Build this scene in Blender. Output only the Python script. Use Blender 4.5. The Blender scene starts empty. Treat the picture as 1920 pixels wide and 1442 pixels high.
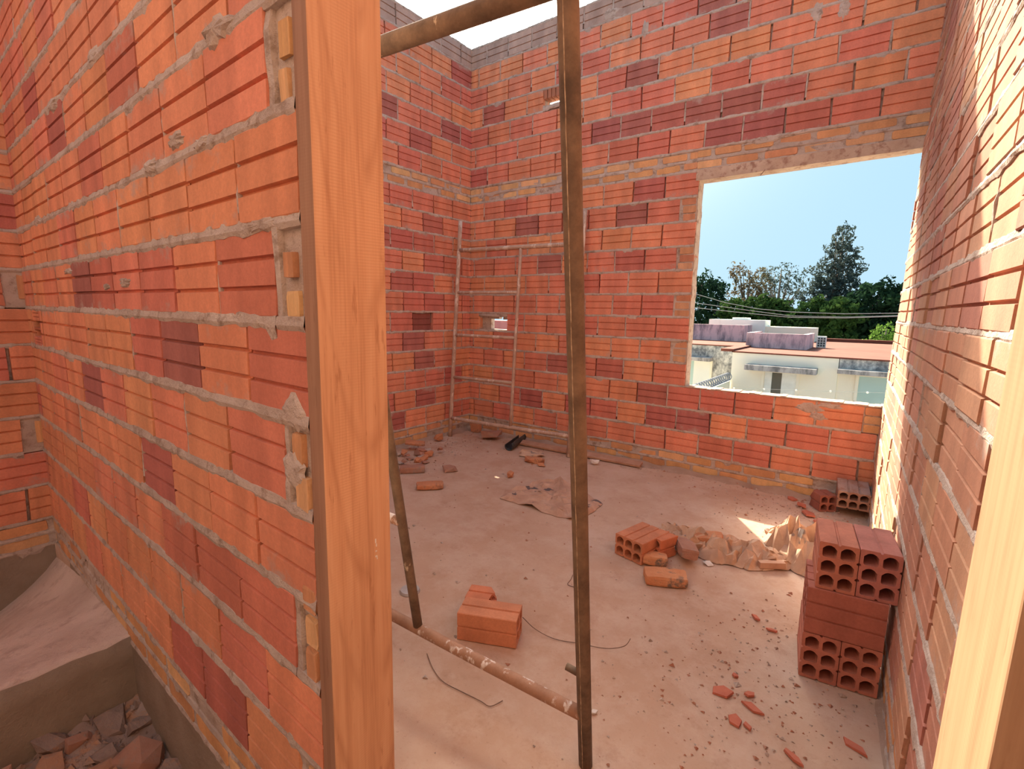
import bpy, bmesh, math, random
import numpy as np
from mathutils import Vector, Matrix, noise

random.seed(7)
RNG = np.random.RandomState(11)
scene = bpy.context.scene
COL = scene.collection

# ------------------------------------------------------------------ camera, sky, sun, exposure
CAM_H = 1.394
yaw, pit, rol = (math.radians(a) for a in (36.667, 8.504, -1.052))
Fv = Vector((-math.sin(yaw) * math.cos(pit), math.cos(yaw) * math.cos(pit), -math.sin(pit)))
Rv = Vector((math.cos(yaw), math.sin(yaw), 0))
Dv = Fv.cross(Rv)
R2 = Rv * math.cos(rol) + Dv * math.sin(rol)
D2 = -Rv * math.sin(rol) + Dv * math.cos(rol)
cam_data = bpy.data.cameras.new('camera')
cam = bpy.data.objects.new('camera', cam_data)
COL.objects.link(cam)
cam_data.sensor_width = 36.0
cam_data.lens = 930.75 / 1920 * 36.0
cam_data.clip_start = 0.02
cam_data.clip_end = 500
M = Matrix.Identity(4)
for i in range(3):
    M[i][0], M[i][1], M[i][2] = R2[i], -D2[i], -Fv[i]
M[2][3] = CAM_H
cam.matrix_world = M
scene.camera = cam

SUN_DIR = Vector((-0.74, 1.0, 1.0)).normalized()
SUN_EL = math.asin(SUN_DIR.z)
SKY_HORIZON, SKY_ZENITH, SKY_L = (0.52, 0.77, 0.92), (0.37, 0.66, 0.92), 1.0
AUREOLE_L, AUREOLE_W = 250.0, 0.078
world = bpy.data.worlds.new('world')
scene.world = world
world.use_nodes = True
wn = world.node_tree.nodes
wl_ = world.node_tree.links
# clear sky: pale blue, a little deeper overhead, with the bright aureole round the sun
def wmath(op, a, b=0.0):
    x = wn.new('ShaderNodeMath'); x.operation = op
    for v, sck in ((a, x.inputs[0]), (b, x.inputs[1])):
        if isinstance(v, (int, float)): sck.default_value = v
        else: wl_.new(v, sck)
    return x.outputs[0]
tc = wn.new('ShaderNodeTexCoord')
nrm_ = wn.new('ShaderNodeVectorMath'); nrm_.operation = 'NORMALIZE'
wl_.new(tc.outputs['Generated'], nrm_.inputs[0])
dot_ = wn.new('ShaderNodeVectorMath'); dot_.operation = 'DOT_PRODUCT'
wl_.new(nrm_.outputs[0], dot_.inputs[0])
dot_.inputs[1].default_value = SUN_DIR
ang_ = wmath('ARCCOSINE', wmath('MINIMUM', dot_.outputs['Value'], 0.99999))
glow = wmath('MULTIPLY', wmath('EXPONENT', wmath('MULTIPLY', ang_, -1.0 / AUREOLE_W)), AUREOLE_L)
sepz = wn.new('ShaderNodeSeparateXYZ')
wl_.new(nrm_.outputs[0], sepz.inputs[0])
rmp = wn.new('ShaderNodeValToRGB')
el_ = rmp.color_ramp.elements
el_[0].position = 0.0; el_[0].color = (*SKY_HORIZON, 1)
el_[1].position = 0.75; el_[1].color = (*SKY_ZENITH, 1)
wl_.new(sepz.outputs[2], rmp.inputs[0])
bg0 = wn['Background']
wl_.new(rmp.outputs[0], bg0.inputs[0])
bg0.inputs[1].default_value = SKY_L
bg1 = wn.new('ShaderNodeBackground')
bg1.inputs[0].default_value = (1.0, 0.90, 0.74, 1)
wl_.new(glow, bg1.inputs[1])
add_ = wn.new('ShaderNodeAddShader')
wl_.new(bg0.outputs[0], add_.inputs[0]); wl_.new(bg1.outputs[0], add_.inputs[1])
wl_.new(add_.outputs[0], wn['World Output'].inputs[0])

sun_data = bpy.data.lights.new('sun', 'SUN')
sun_data.energy = 12.5
sun_data.color = (1.0, 0.88, 0.66)
sun_data.angle = math.radians(0.53)
sun = bpy.data.objects.new('sun', sun_data)
COL.objects.link(sun)
sun.rotation_euler = (-SUN_DIR).to_track_quat('-Z', 'Y').to_euler()
sun.location = SUN_DIR * 60

scene.view_settings.view_transform = 'Standard'
scene.view_settings.look = 'None'
scene.view_settings.gamma = 1.0
scene.view_settings.use_curve_mapping = False
scene.view_settings.exposure = 0.13
scene.cycles.max_bounces = 8
scene.cycles.diffuse_bounces = 5
scene.cycles.transparent_max_bounces = 8

# ------------------------------------------------------------------ node helpers and materials
class NT:
    def __init__(self, name):
        self.m = bpy.data.materials.new(name)
        self.m.use_nodes = True
        self.n = self.m.node_tree.nodes
        self.l = self.m.node_tree.links
        self.b = self.n['Principled BSDF']
        self.b.inputs['Roughness'].default_value = 0.9
        self.b.inputs['Specular IOR Level'].default_value = 0.25
    def new(self, t, **kw):
        x = self.n.new(t)
        for k, v in kw.items():
            setattr(x, k, v)
        return x
    def link(self, a, b):
        self.l.new(a, b)
    def noise(self, vec, scale, detail=4, rough=0.6):
        x = self.new('ShaderNodeTexNoise')
        x.inputs['Scale'].default_value = scale
        x.inputs['Detail'].default_value = detail
        x.inputs['Roughness'].default_value = rough
        if vec is not None:
            self.link(vec, x.inputs['Vector'])
        return x.outputs['Fac']
    def ramp(self, fac, stops):
        x = self.new('ShaderNodeValToRGB')
        e = x.color_ramp.elements
        while len(e) < len(stops):
            e.new(0.5)
        for i, (p, c) in enumerate(stops):
            e[i].position = p
            e[i].color = (c[0], c[1], c[2], 1) if isinstance(c, (tuple, list)) else (c, c, c, 1)
        self.link(fac, x.inputs[0])
        return x.outputs[0]
    def mix(self, fac, a, b, mode='MIX'):
        x = self.new('ShaderNodeMix', data_type='RGBA', blend_type=mode)
        for v, s in ((fac, x.inputs[0]), (a, x.inputs[6]), (b, x.inputs[7])):
            if isinstance(v, (int, float)):
                s.default_value = v
            elif isinstance(v, (tuple, list)):
                s.default_value = (v[0], v[1], v[2], 1)
            else:
                self.link(v, s)
        return x.outputs[2]
    def math(self, op, a, b=0.0):
        x = self.new('ShaderNodeMath', operation=op)
        for v, s in ((a, x.inputs[0]), (b, x.inputs[1])):
            if isinstance(v, (int, float)):
                s.default_value = v
            else:
                self.link(v, s)
        return x.outputs[0]
    def coord(self, kind='Object', scale=None):
        x = self.new('ShaderNodeTexCoord').outputs[kind]
        if scale:
            mp = self.new('ShaderNodeMapping')
            mp.inputs['Scale'].default_value = scale
            self.link(x, mp.inputs[0])
            x = mp.outputs[0]
        return x
    def bump(self, h, strength=0.3, dist=0.01):
        x = self.new('ShaderNodeBump')
        x.inputs['Strength'].default_value = strength
        x.inputs['Distance'].default_value = dist
        self.link(h, x.inputs['Height'])
        self.link(x.outputs[0], self.b.inputs['Normal'])
    def color(self, c):
        if isinstance(c, (tuple, list)):
            self.b.inputs['Base Color'].default_value = (c[0], c[1], c[2], 1)
        else:
            self.link(c, self.b.inputs['Base Color'])
        return self.m


def varied(name, c1, c2, scale=6, bump=0.3, bscale=60, rough=0.9, kind='Object', c3=None, s3=20):
    t = NT(name)
    v = t.coord(kind)
    f = t.noise(v, scale)
    col = t.ramp(f, [(0.35, c1), (0.65, c2)])
    if c3:
        g = t.noise(v, s3, 5, 0.7)
        col = t.mix(t.ramp(g, [(0.52, 0.0), (0.64, 1.0)]), col, c3)
    t.color(col)
    if bump:
        t.bump(t.noise(v, bscale, 5, 0.7), bump)
    t.b.inputs['Roughness'].default_value = rough
    return t.m


def brick_material(name, wash=0.5, body=1.0):
    t = NT(name)
    inf = t.new('ShaderNodeObjectInfo')
    v = t.coord('Object')
    off = t.new('ShaderNodeVectorMath', operation='ADD')
    mul = t.math('MULTIPLY', inf.outputs['Random'], 37.0)
    t.link(v, off.inputs[0])
    t.link(mul, off.inputs[1])
    p = off.outputs[0]
    st = t.new('ShaderNodeMapping')
    st.inputs['Scale'].default_value = (9, 9, 2.5)
    t.link(p, st.inputs[0])
    base = t.mix(t.ramp(t.noise(st.outputs[0], 1.2, 2, 0.5), [(0.3, 0.82), (0.7, 1.12)]), (0, 0, 0), inf.outputs['Color'], 'MIX')
    shade = t.ramp(t.noise(st.outputs[0], 1.2, 2, 0.5), [(0.3, (0.80, 0.78, 0.76)), (0.7, (1.08, 1.06, 1.02))])
    base = t.mix(1.0, inf.outputs['Color'], shade, 'MULTIPLY')
    grain = t.ramp(t.noise(p, 90, 3, 0.7), [(0.3, 0.9), (0.7, 1.06)])
    base = t.mix(1.0, base, grain, 'MULTIPLY')
    # mortar wash, thickest towards the bed joints
    sep = t.new('ShaderNodeSeparateXYZ')
    t.link(v, sep.inputs[0])
    edge = t.math('MULTIPLY', t.math('ABSOLUTE', sep.outputs[2]), 2.6)
    n = t.noise(p, 11, 6, 0.72)
    m = t.math('ADD', t.math('MULTIPLY', edge, 0.9), n)
    lo = 0.92 - 0.26 * wash
    mask = t.ramp(m, [(lo, 0.0), (lo + 0.16, 0.75)])
    base = t.mix(mask, base, (0.44, 0.34, 0.30))
    t.color(base)
    t.bump(t.noise(p, 120, 4, 0.7), 0.25, 0.004)
    t.b.inputs['Roughness'].default_value = 0.88
    return t.m


M_brick = brick_material('fired_clay', 0.35)
M_brick_clean = brick_material('fired_clay_loose', -0.6)
M_brick_dusty = brick_material('fired_clay_dusty', 0.9)
M_mortar = varied('mortar', (0.44, 0.345, 0.295), (0.58, 0.48, 0.425), 7, 0.9, 45, c3=(0.33, 0.24, 0.19), s3=16)
M_tan = varied('tan_plaster', (0.46, 0.33, 0.25), (0.58, 0.45, 0.36), 8, 0.6, 40, c3=(0.34, 0.2, 0.15), s3=14)
M_concrete = varied('step_concrete', (0.50, 0.37, 0.31), (0.64, 0.50, 0.43), 3, 0.7, 35, c3=(0.47, 0.345, 0.29), s3=9)
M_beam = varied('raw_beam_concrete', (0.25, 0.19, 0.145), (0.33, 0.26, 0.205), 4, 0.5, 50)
M_dirt = varied('rubble_dirt', (0.24, 0.16, 0.13), (0.36, 0.26, 0.22), 5, 1.0, 30, c3=(0.42, 0.22, 0.13), s3=12)
M_chip = varied('clay_chips', (0.44, 0.17, 0.10), (0.40, 0.26, 0.20), 3, 0.4, 60)
M_shard = varied('clay_shard', (0.52, 0.17, 0.11), (0.46, 0.14, 0.09), 14, 0.3, 80)
M_stone = varied('pale_stone', (0.62, 0.55, 0.50), (0.75, 0.70, 0.66), 20, 0.4, 60)
M_board = varied('old_board', (0.40, 0.22, 0.15), (0.50, 0.30, 0.21), 10, 0.3, 50)
M_black = varied('black_plastic', (0.03, 0.03, 0.035), (0.07, 0.065, 0.06), 9, 0.2, 40, 0.6)
M_wire = varied('rusted_wire', (0.14, 0.08, 0.06), (0.22, 0.13, 0.09), 30, 0, 1, 0.7)


def floor_material():
    t = NT('dusty_floor')
    v = t.coord('Object')
    big = t.noise(v, 0.9, 4, 0.6)
    col = t.ramp(big, [(0.36, (0.46, 0.29, 0.205)), (0.64, (0.55, 0.385, 0.29))])
    g = t.ramp(t.noise(v, 3.2, 6, 0.72), [(0.44, 0.0), (0.66, 0.55)])
    col = t.mix(g, col, (0.62, 0.48, 0.40))
    d = t.ramp(t.noise(v, 5.5, 6, 0.75), [(0.55, 0.0), (0.72, 0.5)])
    col = t.mix(d, col, (0.36, 0.20, 0.13))
    sp = t.ramp(t.noise(v, 60, 4, 0.8), [(0.60, 0.0), (0.70, 0.45)])
    col = t.mix(sp, col, (0.33, 0.19, 0.13))
    t.color(col)
    t.bump(t.math('ADD', t.noise(v, 40, 6, 0.75), t.noise(v, 6, 3, 0.6)), 0.35, 0.008)
    t.b.inputs['Roughness'].default_value = 0.93
    return t.m


def wood_material(name, c_dark, c_mid, c_light, saw=0.24, arch=0.5):
    t = NT(name)
    v = t.coord('Object')
    g = t.noise(t.coord('Object', (45, 45, 1.6)), 1.5, 5, 0.6)
    col = t.ramp(g, [(0.28, c_dark), (0.48, c_mid), (0.75, c_light)])
    col = t.mix(0.45, col, c_mid)
    # flat-sawn arches: contours of a slowly widening cone cut by the face
    sp = t.new('ShaderNodeSeparateXYZ'); t.link(v, sp.inputs[0])
    nz = t.math('MULTIPLY', t.math('SUBTRACT', t.noise(t.coord('Object', (6, 6, 1.2)), 1.0, 3, 0.5), 0.5), 0.05)
    cz = t.math('ADD', t.math('MULTIPLY', sp.outputs[2], -0.085), 0.26)
    cy = t.math('ADD', t.math('ADD', sp.outputs[1], -0.022), nz)
    rad = t.math('SQRT', t.math('ADD', t.math('MULTIPLY', cz, cz), t.math('MULTIPLY', cy, cy)))
    saw_ = t.math('FRACT', t.math('MULTIPLY', rad, 42.0))
    lines = t.ramp(saw_, [(0.0, arch), (0.16, 0.0), (0.85, 0.0), (1.0, arch)])
    brk = t.ramp(t.noise(t.coord('Object', (20, 20, 3)), 1.0, 2, 0.5), [(0.42, 0.0), (0.6, 1.0)])
    col = t.mix(t.math('MULTIPLY', lines, brk), col, c_dark)
    # slightly slanted saw ripples in patches
    wv = t.new('ShaderNodeTexWave', wave_type='BANDS', bands_direction='Z')
    wv.inputs['Scale'].default_value = 1.0
    wv.inputs['Distortion'].default_value = 2.6
    wv.inputs['Detail Scale'].default_value = 0.6
    rot = t.new('ShaderNodeMapping')
    rot.inputs['Rotation'].default_value = (math.radians(-7), 0, 0)
    rot.inputs['Scale'].default_value = (40, 6, 52)
    t.link(v, rot.inputs[0]); t.link(rot.outputs[0], wv.inputs['Vector'])
    patch = t.ramp(t.noise(t.coord('Object', (5, 9, 2.2)), 1.0, 2, 0.5), [(0.40, 0.0), (0.62, saw)])
    col = t.mix(t.math('MULTIPLY', wv.outputs['Fac'], patch), col, c_dark)
    # dark flecks and broad tone
    fl = t.ramp(t.noise(t.coord('Object', (60, 60, 9)), 1.0, 3, 0.7), [(0.62, 0.0), (0.70, 0.55)])
    col = t.mix(fl, col, c_dark)
    big = t.ramp(t.noise(v, 2.2, 3, 0.5), [(0.35, (0.88, 0.86, 0.85)), (0.7, (1.06, 1.05, 1.03))])
    col = t.mix(1.0, col, big, 'MULTIPLY')
    t.color(col)
    t.bump(t.math('ADD', g, t.math('MULTIPLY', wv.outputs['Fac'], patch)), 0.12, 0.003)
    t.b.inputs['Roughness'].default_value = 0.62
    return t.m


def pipe_material(name, c1, c2, splash=(0.62, 0.52, 0.45), amount=0.60):
    t = NT(name)
    v = t.coord('Object')
    col = t.ramp(t.noise(v, 9, 5, 0.7), [(0.35, c1), (0.65, c2)])
    sp = t.noise(t.coord('Object', (1, 1, 0.45)), 17, 5, 0.62)
    col = t.mix(t.ramp(sp, [(amount, 0.0), (amount + 0.05, 0.9)]), col, splash)
    t.color(col)
    t.bump(t.math('ADD', t.noise(v, 70, 4, 0.7), t.math('MULTIPLY', sp, 2.0)), 0.3, 0.004)
    t.b.inputs['Roughness'].default_value = 0.7
    t.b.inputs['Metallic'].default_value = 0.0
    return t.m


def paper_material(name, c1, c2, mark=None, mscale=7.0):
    t = NT(name)
    v = t.coord('Object')
    col = t.ramp(t.noise(v, 9, 5, 0.6), [(0.35, c1), (0.65, c2)])
    if mark:
        k = t.noise(v, mscale, 3, 0.75)
        col = t.mix(t.ramp(k, [(0.60, 0.0), (0.63, 0.85)]), col, mark)
    t.color(col)
    t.bump(t.noise(v, 30, 5, 0.7), 0.35, 0.006)
    t.b.inputs['Roughness'].default_value = 0.8
    return t.m


def stained_material(name, c, stain, scale=1.2, lo=0.46, hi=0.66, streak=(1.6, 1.6, 0.5)):
    t = NT(name)
    v = t.coord('Object', streak)
    k = t.noise(v, scale, 8, 0.72)
    col = t.mix(t.ramp(k, [(lo, 0.0), (hi, 0.95)]), c, stain)
    t.color(col)
    t.bump(t.noise(v, 25, 3, 0.6), 0.15, 0.02)
    return t.m


def leaf_material(name, c1, c2, trans):
    t = NT(name)
    v = t.coord('Object')
    col = t.ramp(t.noise(v, 0.55, 3, 0.7), [(0.35, c1), (0.65, c2)])
    t.n.remove(t.b)
    d = t.new('ShaderNodeBsdfDiffuse')
    tr = t.new('ShaderNodeBsdfTranslucent')
    mx = t.new('ShaderNodeMixShader')
    mx.inputs[0].default_value = trans
    t.link(col, d.inputs[0])
    t.link(col, tr.inputs[0])
    t.link(d.outputs[0], mx.inputs[1])
    t.link(tr.outputs[0], mx.inputs[2])
    t.link(mx.outputs[0], t.n['Material Output'].inputs[0])
    return t.m


M_floor = floor_material()
M_wood = wood_material('jamb_wood', (0.36, 0.165, 0.085), (0.60, 0.34, 0.20), (0.70, 0.45, 0.29))
M_wood2 = wood_material('jamb_wood_pale', (0.30, 0.155, 0.085), (0.42, 0.25, 0.145), (0.50, 0.33, 0.20), 0.12, 0.2)
M_wood_edge = wood_material('dark_jamb_edge', (0.24, 0.125, 0.078), (0.36, 0.20, 0.13), (0.45, 0.27, 0.18), 0.2, 0.1)
M_pipe = pipe_material('painted_rust_pipe', (0.085, 0.055, 0.038), (0.20, 0.13, 0.085), (0.58, 0.46, 0.34), 0.65)
M_seam = varied('seam_metal', (0.50, 0.38, 0.27), (0.22, 0.14, 0.09), 40, 0.3, 60)
M_pipe_splash = pipe_material('cement_splashed_pipe', (0.26, 0.135, 0.085), (0.38, 0.21, 0.14), (0.70, 0.62, 0.58), 0.535)
M_pipe_far = pipe_material('pale_rust_pipe', (0.40, 0.26, 0.20), (0.52, 0.36, 0.28), (0.66, 0.54, 0.47), 0.54)
M_paper = paper_material('sack_paper', (0.42, 0.25, 0.175), (0.54, 0.35, 0.255), (0.07, 0.065, 0.08), 4.6)
M_paper2 = paper_material('crumpled_paper', (0.48, 0.31, 0.22), (0.62, 0.43, 0.31), (0.20, 0.17, 0.17), 5.0)

# ------------------------------------------------------------------ object helpers
def link(o, parent=None):
    COL.objects.link(o)
    if parent:
        o.parent = parent
    return o

def tag(o, label=None, cat=None, group=None, kind=None):
    if label: o['label'] = label
    if cat: o['category'] = cat
    if group: o['group'] = group
    if kind: o['kind'] = kind
    return o

def empty(name, loc=(0, 0, 0), rz=0.0):
    o = bpy.data.objects.new(name, None)
    o.location = loc
    o.rotation_euler = (0, 0, rz)
    return link(o)

def mesh_obj(name, me, mat, parent=None, loc=(0, 0, 0), rot=(0, 0, 0)):
    if mat and not me.materials:
        me.materials.append(mat)
    o = bpy.data.objects.new(name, me)
    o.location = loc
    o.rotation_euler = rot
    return link(o, parent)

def bm_mesh(name, bm, smooth=False):
    me = bpy.data.meshes.new(name)
    bmesh.ops.recalc_face_normals(bm, faces=bm.faces[:])
    bm.to_mesh(me)
    bm.free()
    if smooth:
        me.polygons.foreach_set('use_smooth', [True] * len(me.polygons))
    return me

def box(bm, x0, x1, y0, y1, z0, z1):
    vs = [bm.verts.new(p) for p in ((x0, y0, z0), (x1, y0, z0), (x1, y1, z0), (x0, y1, z0),
                                    (x0, y0, z1), (x1, y0, z1), (x1, y1, z1), (x0, y1, z1))]
    for f in ((0, 3, 2, 1), (4, 5, 6, 7), (0, 1, 5, 4), (1, 2, 6, 5), (2, 3, 7, 6), (3, 0, 4, 7)):
        bm.faces.new([vs[i] for i in f])
    return vs

def tube(bm, pts, r, seg=12, cap=True):
    pts = [Vector(p) for p in pts]
    rings = []
    for i, p in enumerate(pts):
        d = (pts[min(i + 1, len(pts) - 1)] - pts[max(i - 1, 0)]).normalized()
        a = d.cross(Vector((0, 0, 1)))
        if a.length < 0.05:
            a = d.cross(Vector((0, 1, 0)))
        a.normalize()
        b = d.cross(a)
        rr = r[i] if isinstance(r, (list, tuple)) else r
        rings.append([bm.verts.new(p + (a * math.cos(t) + b * math.sin(t)) * rr)
                      for t in (2 * math.pi * k / seg for k in range(seg))])
    for i in range(len(rings) - 1):
        for k in range(seg):
            bm.faces.new((rings[i][k], rings[i][(k + 1) % seg], rings[i + 1][(k + 1) % seg], rings[i + 1][k]))
    if cap:
        bm.faces.new(rings[0][::-1])
        bm.faces.new(rings[-1])

def tube_mesh(name, pts, r, seg=12):
    bm = bmesh.new()
    tube(bm, pts, r, seg)
    return bm_mesh(name, bm, True)

def bevel_all(bm, w, seg=1):
    bmesh.ops.bevel(bm, geom=bm.edges[:], offset=w, segments=seg, affect='EDGES', profile=0.6)

def chunk_mesh(name, size, seed, n=16, flat=1.0, blocky=0.6):
    """a broken lump: the hull of jittered points of a box"""
    r = random.Random(seed)
    bm = bmesh.new()
    for i in range(n):
        p = Vector((r.uniform(-1, 1), r.uniform(-1, 1), r.uniform(-1, 1)))
        if r.random() < blocky:
            k = max(abs(p.x), abs(p.y), abs(p.z))
            p /= k
        else:
            p.normalize()
        bm.verts.new((p.x * size[0] / 2, p.y * size[1] / 2, p.z * size[2] / 2 * flat))
    res = bmesh.ops.convex_hull(bm, input=bm.verts[:])
    loose = [v for v in bm.verts if not v.link_faces]
    bmesh.ops.delete(bm, geom=loose, context='VERTS')
    zmin = min(v.co.z for v in bm.verts)
    for v in bm.verts:
        v.co.z -= zmin
    return bm_mesh(name, bm)

# ------------------------------------------------------------------ brick meshes
BL, BH, BD = 0.272, 0.186, 0.10

def flute_brick_mesh(name, seed):
    """wall face of a hollow brick: three bands parted by two grooves, extruded along its length"""
    r = random.Random(seed)
    h = BH / 2
    g = BH / 6
    prof = [(0.003, -h), (0.0, -h + 0.004),
            (0.0, -g - 0.0055), (0.010, -g - 0.003), (0.010, -g + 0.003), (0.0, -g + 0.0055),
            (0.0, g - 0.0055), (0.010, g - 0.003), (0.010, g + 0.003), (0.0, g + 0.0055),
            (0.0, h - 0.004), (0.003, h), (BD, h), (BD, -h)]
    bm = bmesh.new()
    tl, tr_ = r.uniform(-0.004, 0.004), r.uniform(-0.004, 0.004)
    A, B = [], []
    for (y, z) in prof:
        A.append(bm.verts.new((-BL / 2 + tl * z / h + r.uniform(-0.0015, 0.0015), y, z)))
        B.append(bm.verts.new((BL / 2 + tr_ * z / h + r.uniform(-0.0015, 0.0015), y, z)))
    n = len(prof)
    for i in range(n - 1):
        if i == 12:
            continue
        bm.faces.new((A[i], A[i + 1], B[i + 1], B[i]))
    bm.faces.new(A)
    bm.faces.new(B[::-1])
    return bm_mesh(name, bm)

def solid_brick_mesh(name, seed):
    """unit small solid brick, 0.22 x 0.10 x 0.055, worn edges; local face towards -y at y = 0"""
    r = random.Random(seed)
    bm = bmesh.new()
    L, H = 0.11, 0.0275
    front = [(-L + 0.008, -H), (L - 0.008, -H), (L, -H + 0.008), (L, H - 0.008), (L - 0.008, H), (-L + 0.008, H), (-L, H - 0.008), (-L, -H + 0.008)]
    a = [bm.verts.new((x * (1 + r.uniform(-.03, .02)), r.uniform(0.0, 0.003), z + r.uniform(-.003, .003))) for x, z in front]
    b = [bm.verts.new((x * 1.02, 0.010, z * 1.06)) for x, z in front]
    c = [bm.verts.new((x * 1.02, 0.10, z * 1.06)) for x, z in front]
    bm.faces.new(a[::-1])
    for i in range(8):
        j = (i + 1) % 8
        bm.faces.new((a[i], a[j], b[j], b[i]))
        bm.faces.new((b[i], b[j], c[j], c[i]))
    return bm_mesh(name, bm)

FLUTE = [flute_brick_mesh('fluted_brick', s) for s in range(7)]
FLUTE_D = []
for s in range(3):
    FLUTE_D.append(flute_brick_mesh('fluted_brick_dusty', 20 + s))
SOLID = [solid_brick_mesh('small_brick', s) for s in range(5)]
for m_ in FLUTE: m_.materials.append(M_brick)
for m_ in FLUTE_D: m_.materials.append(M_brick_dusty)
for m_ in SOLID: m_.materials.append(M_brick)

PAL_A = [(0.73, 0.305, 0.178), (0.72, 0.283, 0.183), (0.69, 0.258, 0.18), (0.73, 0.325, 0.188), (0.65, 0.227, 0.168), (0.55, 0.18, 0.15), (0.43, 0.15, 0.145)]
W_BACK = [5, 6, 6, 4, 5, 1.0, 0]
W_PART = [7, 4, 3, 7, 3, 0.5, 0]
PAL_S = [(0.70, 0.40, 0.20), (0.68, 0.36, 0.18), (0.72, 0.44, 0.24), (0.62, 0.31, 0.17)]
PAL_R = [(0.54, 0.275, 0.185), (0.53, 0.255, 0.18), (0.50, 0.22, 0.16), (0.56, 0.305, 0.205), (0.46, 0.20, 0.155)]

def pick(rng, pal, w=None):
    c = rng.choices(pal, w)[0] if w else rng.choice(pal)
    k = rng.uniform(0.93, 1.07)
    return (min(c[0] * k, 1), c[1] * k * rng.uniform(0.95, 1.06), c[2] * k, 1)

# bricks of the photograph that are clearly darker (u along the wall, height)
DARK_B = [(-2.08, 3.01), (-1.78, 3.01), (-1.5, 3.01), (-1.79, 3.41), (-0.93, 3.0), (-1.05, 2.8), (-1.81, 2.43), (-3.12, 2.26), (-1.95, 2.24), (-2.81, 1.87), (-2.66, 0.84), (-2.94, 0.46), (-1.49, 0.43), (-1.26, 0.46), (-1.33, 3.74), (-1.78, 0.64), (-3.51, 3.51)]
MID_B = [(-0.46, 2.81), (-1.51, 2.42), (-0.78, 0.67), (-1.07, 0.64), (-0.6, 0.37), (-1.2, 0.24), (-2.07, 1.52), (-1.06, 3.33), (-1.62, 0.9), (-2.14, 2.76), (-3.55, 2.06)]
DARK_L = [(3.07, 2.26), (2.47, 2.08), (2.65, 1.62), (2.79, 1.08), (2.91, 0.47), (2.54, 0.26), (2.94, 0.85), (2.55, 3.21), (2.95, 3.04), (3.29, 3.26)]
DARK_P = [(-1.91, 2.1), (-1.75, 1.46), (-0.67, 1.27), (-1.68, 1.07), (-0.97, 0.86)]
MID_P = [(-0.18, 0.74), (-0.13, 1.27), (-1.43, 1.49), (-0.21, 1.52), (-0.49, 0.69), (-0.82, 0.25), (-0.85, 1.99), (-0.82, 0.68), (-2.9, 0.86)]
C_DARK, C_MID = [(0.43, 0.16, 0.145), (0.48, 0.165, 0.14)], [(0.58, 0.195, 0.145), (0.62, 0.215, 0.155)]

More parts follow.
